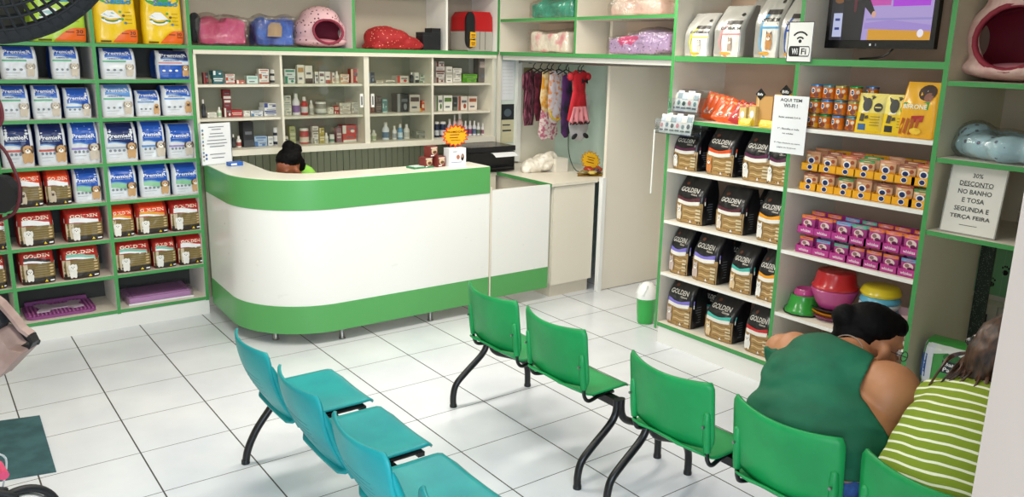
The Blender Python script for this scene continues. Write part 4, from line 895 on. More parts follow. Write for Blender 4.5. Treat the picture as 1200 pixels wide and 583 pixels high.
for k in range(2):
    for i in range(6-k):
        o = tag(thing('sachet', '%s sachet from the left in the %s tier of the clear rack' % (ORD[i], ('lower', 'upper')[k]), 'sachet', (3.36+0.05*k+0.03, -2.62+0.13-0.045*k-0.047*i, 1.506+0.15*k), -PI/2+0.2*random.uniform(-1, 1), 'white sachets in the clear rack'))
        o.rotation_euler[0] = -0.2
        c = ('b9c4cf', 'd9d4c8', '8fa0a8')[(i+k) % 3]
        flat_pouch('pouch', o, 0.056, 0.125+0.012*(i % 2), 0.014, mat('e3e5e6', 0.3, 0, 0.3), [('r', 0.1, 0.6, 0.9, 0.9, mat(c, 0.4)), ('e', 0.5, 0.4, 0.25, 0.12, mat(('c77f8a', '6f8a94', '3f4a52')[i % 3], 0.4)), ('r', 0.15, 0.12, 0.85, 0.2, mat('6b7076', 0.4))])
# ---------------------------------------------------------------- television
r = thing('television', 'flat black television on the top right shelf showing a studio show', 'television', (3.60, -3.92, 2.02))
y0, y1, z0, z1 = onx(966, 55, 3.55)[1], onx(1094, 55, 3.55)[1], onx(1030, 57, 3.55)[2], 2.50
def tvl(o): o.location = (-3.60, 3.92, -2.02); return o
tvl(MB().box((3.55, y1, z0), (3.59, y0, z1), mat('0c0e12', 0.25)).box((3.59, y1+0.06, z0+0.05), (3.64, y0-0.06, z1-0.05), BLACK).build('housing', r, bevel=0.004))
SW, SH = (y0-y1)-0.05, z1-z0-0.075
def TF(u, v, L=0): return (3.549-L*0.6, y0-0.025-SW*u, z0+0.045+SH*v)
def E(c, s=0.85): return mat(c, 0.5, emit=s)
m = MB(); m.surf(lambda u, v: TF(u, v), 1, 1, E('5a5280'))
sc = [('r', 0.30, 0.0, 1, 0.72, E('a795cc')), ('r', 0.36, 0.52, 0.60, 1, E('c04aa8')), ('r', 0.62, 0.50, 0.97, 1, E('a93bd0')), ('r', 0.37, 0.30, 1, 0.33, E('8f86c0')), ('p', [(0.40, 0.0), (1.0, 0.0), (1.0, 0.13), (0.40, 0.20)], E('cf9524')), ('p', [(0.36, 0.17), (1.0, 0.13), (1.0, 0.22), (0.62, 0.30), (0.36, 0.26)], E('9a84c8')),
      ('r', 0.0, 0.0, 0.12, 1, E('2a2a30')), ('r', 0.03, 0.05, 0.13, 0.42, E('b8bede')), ('r', 0.05, 0.30, 0.10, 0.34, E('2f3a80')), ('r', 0.05, 0.16, 0.10, 0.2, E('2f3a80')), ('e', 0.08, 0.62, 0.05, 0.05, E('7a5330')),
      ('p', [(0.13, 0.0), (0.12, 0.66), (0.20, 0.76), (0.30, 0.76), (0.38, 0.66), (0.45, 0.44), (0.42, 0.38), (0.35, 0.5), (0.34, 0.0)], E('17181c')), ('e', 0.445, 0.39, 0.022, 0.05, E('d0a08c')), ('e', 0.25, 0.88, 0.045, 0.10, E('c99a80')), ('p', [(0.235, 0.74), (0.27, 0.74), (0.265, 0.45), (0.25, 0.42), (0.24, 0.45)], E('5a1f2c')), ('e', 0.25, 0.97, 0.05, 0.05, E('4a4038')),
      ('e', 0.91, 0.10, 0.03, 0.06, E('e4e0ee'))]
printed(m, TF, sc); tvl(m.build('screen', r, fixn=False))
tvl(MB().box((3.548, (y0+y1)/2+0.03, z0+0.014), (3.5495, (y0+y1)/2+0.04, z0+0.026), PAPER).box((3.548, (y0+y1)/2, z0+0.014), (3.5495, (y0+y1)/2+0.006, z0+0.026), GREY).build('front_marks', r))
tvl(MB().box((3.64, (y0+y1)/2-0.03, z0+0.15), (3.95, (y0+y1)/2+0.03, z0+0.22), BLACK).build('wall_arm', r))
tvl(MB().tube(path_smooth([(3.60, -3.98, 2.12), (3.58, -3.93, 2.05), (3.6, -3.86, 2.03), (3.7, -3.7, 2.022)]), 0.006, BLACK, 6).build('cable', r))
# signs
def sign(name, label, origin, w_, h, art, rz=-PI/2, tilt=0, m_=PAPER, th=0.002, cat='sign', clip=None):
    r = thing(name, label, cat, origin, rz); r.rotation_euler = (tilt, 0, rz)
    m = MB().box((-w_/2, 0, 0), (w_/2, th, h), m_); printed(m, lambda u, v, L=0: (-w_/2+w_*u, -L*0.6, h*v), art); m.build('sheet', r); return r
p0 = onx(935, 73, 3.41); art = [('r', 0, 0, 1, 1, mat('3a3a3a', 0.5)), ('r', 0.03, 0.02, 0.97, 0.98, mat('f1f1ee', 0.5)), ('e', 0.5, 0.52, 0.065, 0.045, BLACK)]
for rr_, th in ((0.19, 0.30), (0.37, 0.16)): art.append(('arc', 0.5, 0.50, rr_, rr_*0.72, PI*0.22, PI*0.78, th, BLACK))
art += [('r', 0.14, 0.14, 0.86, 0.40, BLACK), ('e', 0.14, 0.27, 0.06, 0.13, BLACK), ('e', 0.86, 0.27, 0.06, 0.13, BLACK), ('r', 0.52, 0.165, 0.86, 0.375, mat('f1f1ee', 0.5)), ('e', 0.855, 0.27, 0.05, 0.105, mat('f1f1ee', 0.5)), ('t', 'Wi', 0.33, 0.27, 0.24, 0.15, WHT), ('t', 'Fi', 0.69, 0.27, 0.20, 0.15, BLACK)]
sign('wifi_sign', 'white sign with black wifi symbol stuck to the top green shelf edge', (3.412, p0[1], p0[2]), 0.165, 0.225, art)
p0 = onx(921, 180, 3.405); T = mat('4a4a4c', 0.6)
art = []; text_lines(art, [('AQUI TEM', 0.92, 0.62, 0.065), ('WI-FI !', 0.83, 0.40, 0.065), ('Rede: animale 2.4 G', 0.63, 0.62, 0.030), ('1º : Escolha a rede', 0.43, 0.62, 0.030), ('no celular', 0.35, 0.32, 0.026), ('2º: Faça check-in no nosso', 0.18, 0.76, 0.028), ('página do facebook', 0.10, 0.56, 0.026)], T)
sign('paper_sign', 'white paper sign about the free wifi hanging over the black bags', (3.405, p0[1], p0[2]), 0.235, 0.335, art)
p0 = onx(1132, 276, 3.47); art = [('r', 0, 0, 1, 1, mat('b5b2a8', 0.5)), ('r', 0.02, 0.015, 0.98, 0.985, mat('eceae2', 0.6))]
text_lines(art, [('30%', 0.86, 0.18, 0.065), ('DESCONTO', 0.74, 0.60, 0.07), ('NO BANHO', 0.62, 0.60, 0.07), ('E TOSA', 0.50, 0.40, 0.07), ('SEGUNDA E', 0.37, 0.62, 0.07), ('TERÇA FEIRA', 0.25, 0.72, 0.07), ], T); art += [('r', 0.34, 0.13, 0.66, 0.138, T), ('r', 0.22, 0.70, 0.80, 0.706, T)]
r = sign('stand_sign', 'framed white discount sign standing on the right shelf beside packed bags', (3.47, p0[1], 1.172), 0.27, 0.345, art, tilt=-0.12)
MB().box((-0.14, 0.003, 0), (0.14, 0.006, 0.35), AC).box((-0.14, -0.02, 0), (0.14, 0.06, 0.004), AC).build('acrylic_holder', r)
# clear bag of grey things next to the sign
y = sx(1180, 1.17, 3.6); r = thing('packed_bag', 'clear bag of grey pet clothes slumped beside the discount sign', 'bag', (3.62, -4.80, 1.172), -PI/2)
blob([('e', (0, 0, 0.09), (0.10, 0.08, 0.09)), ('e', (0.02, 0, 0.17), (0.07, 0.05, 0.10)), ('e', (-0.05, 0, 0.12), (0.06, 0.06, 0.10))], [mottled('packed_cloth', '5d564b', 'c9c0ae', 14, 0.6, 0.4, 0.6)], 'cloth', r, 0.012, 3)
blob([('e', (0, 0, 0.10), (0.11, 0.09, 0.11)), ('e', (0.02, 0, 0.2), (0.07, 0.05, 0.12))], [WRAP], 'plastic_wrap', r, 0.012, 3)
# ---------------------------------------------------------------- pet beds in the overhead cubbies
def pet_bed(label, loc, rz, parts, m, wrap=True, voxel=0.014, smooth=6, extra=None, grp='wrapped pet beds', nm='pet_bed', sc=(1, 1, 1)):
    r = thing(nm, label, 'pet bed', loc, rz, grp); r.scale = sc
    blob(parts, [m], 'cushion', r, 0.011, smooth, push=crinkle())
    if wrap: blob(parts, [WRAP], 'plastic_wrap', r, 0.011, smooth+2, grow=0.016, push=crinkle(0.016, 7, 0.008, 24))
    if extra: extra(r)
    return r
zc = 2.017
# along the back wall
x0 = ony(252, 53, -0.05)[0]
pet_bed('pink pet bed with dark grey end in clear film, leftmost above medicine shelves', (1.20, 0.0, zc), 0, [('b', (0.02, 0, 0.065), (0.15, 0.11, 0.055)), ('b', (0.10, 0, 0.095), (0.07, 0.10, 0.045), (0, 0.1, 0)), ('e', (-0.06, 0, 0.11), (0.09, 0.10, 0.04))], mottled('pink_cloth', 'b8325f', 'cf5580', 6, 0.6), sc=(1.1, 1, 1.35),
        extra=lambda r: blob([('e', (-0.14, 0, 0.09), (0.045, 0.10, 0.085))], [mat('2e3034', 0.8)], 'end_cap', r, 0.012, 4))
BLC = mottled('blue_cloth', '1b3f94', '2f66c4', 9, 0.5)
pet_bed('blue wrapped pet bed with tan patch between the pink beds', (1.62, 0.0, zc), 0, [('b', (0, 0, 0.085), (0.13, 0.10, 0.075)), ('e', (-0.08, 0, 0.12), (0.06, 0.10, 0.06)), ('e', (0.09, 0, 0.12), (0.065, 0.10, 0.06))], BLC, sc=(1.1, 1, 1.22),
        extra=lambda r: MB().surf(lambda u, v: (-0.07+0.10*u+0.02*v, -0.122+0.03*v-0.02*math.sin(PI*u), 0.06+0.085*v), 5, 5, mat('a98f70', 0.8)).build('tan_patch', r, solid=0.004))
PKD = spotted('pink_dotted', 'e6bcc0', '6a3a44', 34, 0.24, 0.8); INN = mat('8d2f45', 0.8)
def cave(label, loc, rz, s, m, inner, grp='pet caves', sq=(1, 1, 1)):
    r = thing('pet_cave', label, 'pet bed', loc, rz, grp)
    def keep(c): return not (c.y < -0.02*s and ((c.x/(0.115*s*sq[0]))**2+((c.z-0.115*s*sq[2])/(0.085*s*sq[2]))**2 < 1))
    P = [('e', (0, 0, 0.12*s*sq[2]), (0.205*s*sq[0], 0.17*s, 0.125*s*sq[2])), ('e', (0, 0, 0.20*s*sq[2]), (0.15*s*sq[0], 0.14*s, 0.10*s*sq[2])), ('e', (0, 0, 0.045*s), (0.215*s*sq[0], 0.18*s, 0.045*s))]
    o = blob(P, [m], 'shell', r, 0.012*s, 6, keep=keep); o.modifiers.new('s', 'SOLIDIFY').thickness = 0.012
    blob([('e', (0, 0.01, 0.11*s*sq[2]), (0.185*s*sq[0], 0.145*s, 0.105*s*sq[2]))], [inner], 'lining', r, 0.012*s, 3, keep=lambda c: c.y > -0.09*s)
    blob([('e', (0, -0.03*s, 0.035*s), (0.15*s*sq[0], 0.13*s, 0.03*s))], [mat('d98a98', 0.8)], 'cushion', r, 0.012, 3)
    t = [(0.115*s*sq[0]*math.cos(a), -0.135*s*(1.12-0.55*((0.115*s*sq[2]+0.085*s*sq[2]*math.sin(a))/(0.3*s*sq[2]))**2)-0.012, 0.115*s*sq[2]+0.085*s*sq[2]*math.sin(a)) for a in [2*PI*k/24 for k in range(25)]]
    MB().tube(t, 0.010*s, inner, 8, cap=False).build('rim_piping', r, smooth=True)
    return r
cave('pink polka dot domed pet cave above the medicine shelves', (2.03, 0.02, zc), 0, 1.08, PKD, INN)
RDT = spotted('red_floral', 'a51f22', 'ead3c4', 38, 0.22, 0.7, 'd96a5a')
pet_bed('red floral pet bed lying on its side in the middle cubby', (2.68, 0.0, zc), 0, [('e', (-0.10, 0, 0.085), (0.15, 0.15, 0.105)), ('e', (-0.02, 0, 0.08), (0.17, 0.15, 0.09)), ('e', (0.09, 0, 0.055), (0.16, 0.14, 0.065)), ('e', (0.17, 0, 0.035), (0.12, 0.12, 0.04)), ('b', (-0.02, 0, 0.02), (0.22, 0.12, 0.018))], RDT, wrap=False)
for i, (x, h, nm) in enumerate(((2.975, 0.15, 'lower black box in the middle cubby beside the red floral bed'), (3.065, 0.185, 'taller black box in the middle cubby beside the divider'))):
    o = MB().box((-0.045, -0.06, 0), (0.045, 0.06, h), mat('14161c', 0.5)).box((-0.046, -0.061, h*0.8), (0.046, 0.061, h*0.82), mat('2a2d36', 0.4)).build('black_box', None, bevel=0.003, loc=(x, -0.02, zc)); tag(o, nm, 'box', 'black boxes in the middle cubby')
r = thing('pet_carrier', 'red and grey pet carrier with black mesh door and yellow price tags', 'pet carrier', (3.465, 0.0, zc), 0); r.scale = (0.66, 1, 1.14)
CR = mat('c01d22', 0.4); CG = mat('b5b1a8', 0.4)
MB().prism([(-0.15, 0), (0.23, 0), (0.245, 0.02), (0.25, 0.15), (-0.17, 0.15), (-0.165, 0.02)], CG, -0.13, 0.14, axis='y').build('tub', r, bevel=0.012)
MB().prism([(-0.17, 0.15), (0.25, 0.15), (0.24, 0.26), (0.20, 0.30), (-0.10, 0.30), (-0.16, 0.26)], CR, -0.13, 0.14, axis='y').build('top_shell', r, bevel=0.015)
MB().prism(arc(-0.135, 0.225, 0.07, 0, 180, 12)+arc(-0.135, 0.09, 0.07, 180, 360, 12), mat('17191d', 0.5), -0.155, -0.128, axis='y').build('mesh_door', r, bevel=0.006)
m = MB(); 
for k in range(2): m.box((0.03+0.09*k, -0.136, 0.01), (0.04+0.09*k, -0.13, 0.15), mat('8f8b82', 0.5))
m.build('rib', r)
PT_ = mat('f0b81e', 0.5)
for k in range(2):
    m = MB().prism([(-0.05, 0), (0.045, 0.005), (0.05, 0.05), (-0.045, 0.055)], PT_, -0.004, 0, axis='y'); printed(m, lambda u, v, L=0: (-0.045+0.09*u, -0.004-L, 0.05*v), [('r', 0.15, 0.55, 0.85, 0.7, mat('7a3a12', 0.5)), ('r', 0.2, 0.25, 0.75, 0.38, mat('7a3a12', 0.5))]); m.build('price_tag', r, loc=(-0.10, -0.156, 0.03+0.06*k))
# along the right wall, lower and upper tiers
def yr(px, z=2.02, x=3.72): return yx(px, z, x)
TEA = mottled('teal_cloth', '1f8a72', '35a98c', 8, 0.5)
pet_bed('teal round pet bed in clear film in the upper cubby', (3.86, yr(645, 2.30), 2.302), 0, [('b', (0, 0, 0.06), (0.13, 0.27, 0.055)), ('e', (0, 0.14, 0.09), (0.14, 0.15, 0.075)), ('e', (0, -0.14, 0.09), (0.14, 0.15, 0.075))], TEA)
pet_bed('cream and pink wrapped pet bed in the upper right cubby', (3.86, yr(742, 2.30), 2.302), 0, [('b', (0, 0, 0.04), (0.13, 0.26, 0.035)), ('b', (0, 0, 0.09), (0.12, 0.24, 0.03)), ('e', (0, 0.2, 0.07), (0.13, 0.09, 0.06))], mottled('cream_cloth', 'e6c3b4', 'efe2d2', 7, 0.7))
pet_bed('cream and pink square pet bed in clear film in the lower left cubby', (3.86, yr(640), zc), 0, [('b', (0, 0, 0.085), (0.12, 0.25, 0.075)), ('b', (0, 0.18, 0.12), (0.12, 0.06, 0.05)), ('b', (0, -0.18, 0.13), (0.12, 0.07, 0.045))], mottled('cream_pink_floral', 'f3ead8', 'e9a0a2', 9, 0.7, 0.50, 0.62))
LEO = spotted('purple_leopard', 'b59ac2', '5f4a74', 42, 0.26, 0.7)
pet_bed('purple spotted pet bed with pink front in clear film in the lower right cubby', (3.86, yr(745), zc), 0, [('b', (0, 0.08, 0.06), (0.12, 0.24, 0.055)), ('b', (0, -0.10, 0.09), (0.12, 0.2, 0.06)), ('e', (0, -0.06, 0.12), (0.12, 0.22, 0.06))], LEO,
        extra=lambda r: blob([('e', (-0.10, 0.14, 0.09), (0.03, 0.12, 0.05)), ('e', (-0.10, 0.04, 0.12), (0.03, 0.1, 0.02))], [mat('d0447c', 0.7)], 'pink_front', r, 0.01, 4))
# far right bay
FUR = mottled('pink_plush', 'd9a9a4', 'ecccc2', 16, 0.9, 0.35, 0.65, bump=0.6)
cave('large pink plush pet cave with crimson inside on the right hand shelf', (3.70, yx(1190, 1.925, 3.60)-0.0, 1.926), -PI/2, 1.45, FUR, mat('8f2436', 0.7), sq=(1, 1, 1.25))
BB = spotted('blue_printed', 'a9cdd8', '8a5a5a', 22, 0.22, 0.7, '4a6a88')
yb_ = yx(1175, 1.545, 3.60)
pet_bed('pale blue printed round pet bed in clear film on the right hand shelf', (3.66, yb_-0.06, 1.547), 0, [('e', (0.16*math.cos(a), 0.22*math.sin(a), 0.065), (0.075, 0.095, 0.062)) for a in [2*PI*k/12 for k in range(12)]]+[('e', (-0.02, 0.22, 0.10), (0.09, 0.08, 0.07)), ('e', (0, 0, 0.03), (0.17, 0.22, 0.03))], BB)
# trays on the bottom shelf of the left unit
MAU = mat('b569a6', 0.45); LIL = mat('c98fc6', 0.4)
r = thing('pet_tray', 'purple striped mat with grey bone shape on the lowest left shelf', 'tray', (-0.03, 0.0, 0.142))
m = MB().prism(arc(0.17, 0.10, 0.05, 0, 90, 5)+arc(-0.17, 0.10, 0.05, 90, 180, 5)+arc(-0.17, -0.10, 0.05, 180, 270, 5)+arc(0.17, -0.10, 0.05, 270, 360, 5), mat('8f4a86', 0.5), 0, 0.02)
m.build('base', r, bevel=0.004)
m = MB()
for i in range(17): m.box((-0.20+0.0245*i, -0.13, 0.02), (-0.19+0.0245*i, 0.13, 0.027), MAU)
m.build('stripes', r)
GM = mat('b9a9b6', 0.5)
MB().prism([(-0.13, -0.03), (-0.15, -0.09), (-0.07, -0.09), (-0.05, -0.045), (0.05, -0.045), (0.08, -0.09), (0.15, -0.07), (0.12, 0), (0.15, 0.07), (0.08, 0.09), (0.05, 0.045), (-0.05, 0.045), (-0.07, 0.09), (-0.15, 0.09), (-0.13, 0.03), (-0.11, 0)], GM, 0.027, 0.036).build('bone', r, bevel=0.003)
r.scale = (1, 1.05, 1); r.location = (-0.03, 0.02, 0.142)
MB().box((-0.2, 0.13, 0.0), (0.2, 0.15, 0.05), mat('8f4a86', 0.5)).build('raised_edge', r)
r = thing('pet_tray', 'lilac pet toilet tray in clear film on the lowest left shelf', 'tray', (0.63, 0.03, 0.142))
MB().prism([(-0.22, -0.15), (0.22, -0.15), (0.23, 0.16), (-0.23, 0.16)], LIL, 0, 0.045).build('base', r, bevel=0.012)
MB().box((-0.19, -0.12, 0.045), (0.19, 0.13, 0.052), mat('b57ab4', 0.5)).build('grid', r)
MB().prism([(-0.235, -0.165), (0.235, -0.165), (0.245, 0.17), (-0.245, 0.17)], WRAP, -0.0, 0.066).build('plastic_wrap', r, bevel=0.02)
MB().box((-0.23, -0.175, 0.0), (0.23, -0.166, 0.012), WHT).build('base_strip', r)
# ---------------------------------------------------------------- medicines behind glass
MEDG = 'medicine boxes and bottles on the cabinet shelves'
_cn = {}
def med(px0, px1, pyt, z, sec, sh, kind, col, acc='8a8f94', n=1):
    yf = -0.06
    a = ony(px0, pyt, yf); b = ony(px1, pyt, yf); x0, x1, h = a[0], b[0], min(0.23, max(0.02, (a[2]+b[2])/2-z)); w_ = (x1-x0)*0.95
    key = (sec, sh); _cn[key] = _cn.get(key, 0)+1; i = _cn[key]
    cname = {'e': 'white', 'd': 'pale', 'f': 'white', 'c': 'cream', '1': 'dark', '2': 'dark', '3': 'dark', '0': 'dark', '4': 'blue', '5': 'dull', '6': 'dull', '7': 'brown', '8': 'dull', '9': 'grey', 'a': 'grey', 'b': 'red'}[col[0]]
    C_ = mat(col, 0.5); A_ = mat(acc, 0.5)
    for k in range(n):
        nm = {'box': 'medicine_box', 'bottle': 'medicine_bottle', 'jar': 'medicine_jar'}[kind]
        hh = h/n
        m = MB()
        if kind == 'box':
            d = min(0.10, max(0.03, w_)); m.box((-w_/2, 0, 0), (w_/2, d, hh-0.0015), C_)
            F = lambda u, v, L=0: (-w_/2+w_*u, -L, (hh-0.0015)*v)
            st = (i+k) % 3
            art = [[('r', 0, 0.0, 1, 0.28, A_), ('r', 0.15, 0.5, 0.8, 0.62, mat('6c7076', 0.6))], [('r', 0, 0, 0.25, 1, A_), ('r', 0.35, 0.55, 0.9, 0.72, mat('6c7076', 0.6)), ('e', 0.7, 0.3, 0.15, 0.18, A_)], [('r', 0.1, 0.6, 0.9, 0.85, A_), ('r', 0.2, 0.2, 0.7, 0.32, mat('6c7076', 0.6))]][st]
            printed(m, F, art)
        else:
            R = w_/2; ch = hh*(0.22 if kind == 'bottle' else 0.15); nk = R*(0.45 if kind == 'bottle' else 0.85)
            m.lathe([(R*0.95, 0, C_), (R, 0.003, C_), (R, hh*0.12, A_), (R*1.005, hh*0.13, A_), (R*1.005, hh*0.45, C_), (R, hh*0.62, C_), (nk, hh-ch, mat('e9e7e0', 0.4)), (nk*1.15, hh-ch, mat('e9e7e0', 0.4)), (nk*1.05, hh, mat('e9e7e0', 0.4)), (0.0001, hh)], C_, 16, (0, R, 0))
        o = m.build(nm, None, smooth=(40 if kind != 'box' else False), fixn=(kind != 'box'), loc=((x0+x1)/2, yf, z+0.001+hh*k))
        o.rotation_euler[2] = 0.12*math.sin(i*2.3+k*1.7)
        pos = ORD[min(i-1, 15)]
        lv = '' if n == 1 else (', %s in stack' % ('bottom', 'second up', 'third up', 'top')[min(k, 3)] if k < n-1 else ', top of stack')
        tag(o, '%s medicine %s, %s from left, %s shelf, %s cabinet bay%s' % (cname, kind, pos, sh, sec, lv), 'medicine', MEDG)
T_, M_, L_ = 1.736, 1.486, 1.251
def row(sec, sh, z, items):
    for it in items: med(it[0], it[1], it[2], z, sec, sh, *it[3:])
row('first', 'top', T_, [(238, 244, 85, 'box', '3a3238', 'b03a32'), (249, 261, 83, 'box', '1f6a70', 'e8f0f0', 3), (264, 275, 87, 'box', 'e4dfd6', 'c2452f', 3), (277, 287, 94, 'box', 'cf6a52', 'e8e0d8'), (289, 302, 89, 'box', 'cfe4dc', '8fb8ac'), (303, 315, 81, 'box', 'ece8dd', 'b4624a', 3), (317, 326, 82, 'jar', 'e6e2d8', '3a3a3a', 2)])
row('first', 'middle', M_, [(236, 241, 117, 'bottle', '22262c', '3a4048'), (243, 254, 132, 'box', 'e8e6da', 'c9c7b8', 2), (255, 260, 126, 'bottle', 'dfe6d8', '9fbf9a'), (261, 270, 105, 'box', '7a1f24', 'd8d0c8', 3), (271, 284, 129, 'box', 'b3222a', 'e0b8a8', 2), (285, 293, 130, 'box', 'eceade', 'c9c8be', 2), (294, 308, 130, 'box', 'e4e8ea', '5a7f9f', 2), (309, 326, 121, 'box', 'e8e8e4', '3a4a8a', 3)])
row('first', 'lower', L_, [(272, 276, 158, 'bottle', '2a2c2e', '4a4c4e'), (277, 283, 160, 'bottle', 'e3ddd4', 'a04a42'), (284, 297, 143, 'box', '2c2e32', '44474c'), (298, 313, 160, 'box', '9fb6cc', '4a6f9f', 2), (314, 320, 160, 'box', 'dde0dc', 'b8bcb8'), (321, 328, 150, 'jar', 'e0e2e0', '1f2a3a', 2)])
row('second', 'top', T_, [(333, 346, 81, 'box', 'dfe6e0', '2f8a6a', 2), (348, 356, 76, 'box', 'e9e4d6', 'b8905a'), (357, 366, 77, 'box', 'eae6dc', '4a3a30'), (367, 373, 84, 'box', 'e8e4da', '3a3a4a'), (374, 380, 84, 'box', 'e8e4da', '6a3a3a'), (381, 387, 84, 'box', 'e8e0d8', 'a5453a'), (388, 392, 85, 'box', 'e8e0d8', 'a5453a'), (393, 398, 84, 'bottle', 'ece8de', 'c9c4b4'), (399, 409, 87, 'box', 'e6ddcc', 'c98a5a', 3), (411, 421, 81, 'box', 'b8261f', 'e0c8b0')])
row('second', 'middle', M_, [(332, 341, 112, 'box', 'd9d8c8', 'b8bcae', 4), (343, 352, 110, 'bottle', 'e8e4e6', '7f5a96'), (354, 362, 114, 'bottle', 'b3222a', 'd0c8c8', 1), (363, 368, 118, 'bottle', 'c9c8bc', 'a9a99c'), (371, 384, 120, 'jar', '8a8c84', 'c9cabf'), (385, 391, 126, 'box', 'e0dccc', 'b8b4a4', 2), (392, 397, 124, 'box', 'b3322a', 'e8d8c8', 3), (398, 411, 121, 'box', 'dfdccc', 'b0a898', 4), (412, 423, 120, 'box', 'e2dfd0', 'b8b4a8', 4)])
row('second', 'lower', L_, [(331, 338, 160, 'box', 'e3dfd0', '9a9a84', 1), (339, 346, 148, 'box', 'a9ad74', 'c9c8a8', 2), (353, 364, 151, 'jar', 'b5443c', 'e0cfc0'), (366, 373, 148, 'box', 'e0dcd0', '8a8474', 3), (374, 380, 150, 'box', 'c9b45a', 'e8e0c0', 3), (381, 386, 156, 'bottle', 'e6e4da', 'c8c6ba'), (387, 393, 158, 'jar', 'e9e6dc', '6f8f7f'), (394, 400, 150, 'box', '8a5a60', 'c8b8b0', 2), (401, 418, 147, 'box', 'c8433f', 'e5dfd2', 2)])
row('third', 'top', T_, [(432, 439, 85, 'box', '22304a', '8a96a8'), (441, 449, 95, 'box', 'e2dac8', '8a7a5a'), (452, 463, 94, 'box', 'e6e0d0', '5a6a5a'), (465, 479, 89, 'box', 'd9d2c4', 'c0392b', 1), (481, 485, 85, 'bottle', '2a2c30', '4a4c50'), (486, 491, 85, 'box', 'e8e6dc', '3a3c40'), (492, 506, 88, 'box', 'e0e2d4', '6a8a6a', 4)])
row('third', 'middle', M_, [(432, 439, 113, 'box', '6a3a30', '8a5a48'), (440, 447, 113, 'box', '4a3a38', '7a6a60', 3), (448, 454, 116, 'box', '4f8a86', 'b8d0c8', 3), (465, 479, 110, 'box', '33383a', '8a8f90'), (480, 492, 111, 'box', 'cfc8bc', '5a4a48'), (494, 505, 118, 'box', 'd2501f', 'e8d0b8', 3), (489, 500, 127, 'box', 'd9a52a', '8a5a1a', 1)])
row('third', 'lower', L_, [(431, 435, 152, 'box', 'd9d8c0', 'a8b088'), (436, 442, 153, 'bottle', 'dcdcc8', '9fae84'), (450, 458, 144, 'bottle', 'e0e6ea', '4a6f8a'), (461, 466, 148, 'bottle', 'e6e6e2', '9aa0a4'), (467, 473, 146, 'bottle', '5fa0c8', 'd0e2ec'), (475, 482, 146, 'bottle', 'eceae0', 'c9c8be'), (488, 500, 154, 'box', 'a9ab9e', '6f7468', 2), (501, 509, 154, 'box', 'b0b2a6', '777c70', 3)])
row('fourth', 'top', T_, [(511, 521, 72, 'box', 'd2c9c0', '6a4038', 4), (523, 530, 78, 'box', 'e4e0d4', 'b8b4a8', 2), (531, 541, 80, 'box', 'e8e4d8', 'c0bcb0', 3), (543, 559, 87, 'box', '6fae3a', '4a8a2a', 2), (561, 576, 68, 'box', '6a6460', 'b8a8a0')])
row('fourth', 'middle', M_, [(511, 519, 112, 'box', 'e0e0d4', '4a6a3a'), (520, 530, 112, 'box', 'e2e2d6', '5a7a3a'), (531, 536, 114, 'box', '3a3c38', '6a6c60'), (537, 548, 113, 'box', 'e4dcd0', '9a4a38'), (549, 559, 113, 'box', 'e2d6c8', 'a05a40')])
row('fourth', 'lower', L_, [(511, 516, 143, 'jar', '22304f', 'd8dce0'), (517, 524, 143, 'jar', '22304f', 'd8dce0'), (526, 531, 140, 'bottle', 'dcd4d8', '9a5a7a'), (532, 536, 135, 'bottle', 'd8c0c0', 'b04a48'), (537, 544, 134, 'bottle', 'd8b8b0', 'b04a40'), (545, 549, 142, 'bottle', 'd8d4dc', '6a4a8a'), (550, 554, 142, 'bottle', 'e0dce0', '8a3a6a'), (555, 559, 142, 'bottle', 'e2e0e4', '5a6a8a'), (560, 564, 144, 'bottle', 'e0e0e0', '5a6a5a'), (565, 569, 145, 'bottle', 'e4e2de', '8a5a6a'), (570, 574, 146, 'bottle', 'e0e0dc', '6a7a8a')])

# ---------------------------------------------------------------- things on the counter
Lz = 1.164
p = ony(253, 186, -0.42)
r = thing('stand_sign', 'framed white notice standing at the left end of the curved counter', 'sign', (1.065, -0.27, Lz), 0.25)
m = MB().box((-0.125, 0, 0.0), (0.125, 0.003, 0.30), PAPER); T = mat('7d828a', 0.6)
art = [('r', 0.0, 0.0, 0.02, 1, GREY), ('r', 0.98, 0, 1, 1, GREY), ('e', 0.16, 0.24, 0.035, 0.03, mat('3b5f9a', 0.5)), ('e', 0.16, 0.15, 0.035, 0.03, mat('3b5f9a', 0.5))]
for i, (v, wu) in enumerate(((0.90, 0.5), (0.84, 0.3), (0.74, 0.42), (0.67, 0.5), (0.58, 0.62), (0.50, 0.66), (0.43, 0.48), (0.24, 0.5), (0.15, 0.4))): art.append(('r', 0.52-wu/2, v, 0.52+wu/2, v+0.018, T))
art += [('e', 0.07, 0.12+0.09*i, 0.03, 0.03, mat(('b9c6a4', '8a7a6a', '6a8aa8')[i % 3], 0.5)) for i in range(9)]
printed(m, lambda u, v, L=0: (-0.125+0.25*u, -L*0.6, 0.30*v), art); m.build('sheet', r)
MB().box((-0.13, 0.003, 0), (0.13, 0.007, 0.305), AC).box((-0.13, -0.04, 0), (0.13, 0.05, 0.005), AC).build('acrylic_holder', r)
o = MB().box((-0.05, -0.03, 0), (0.05, 0.03, 0.028), mat('2f68c0', 0.4)).box((-0.045, -0.031, 0.006), (0.0, -0.03, 0.02), WHT).build('card_box', None, bevel=0.003, loc=(1.15, -0.40, Lz), rot=(0, 0, 0.2)); tag(o, 'small blue box at the foot of the framed notice on the counter', 'box')
KB = mat('7a2f2a', 0.5)
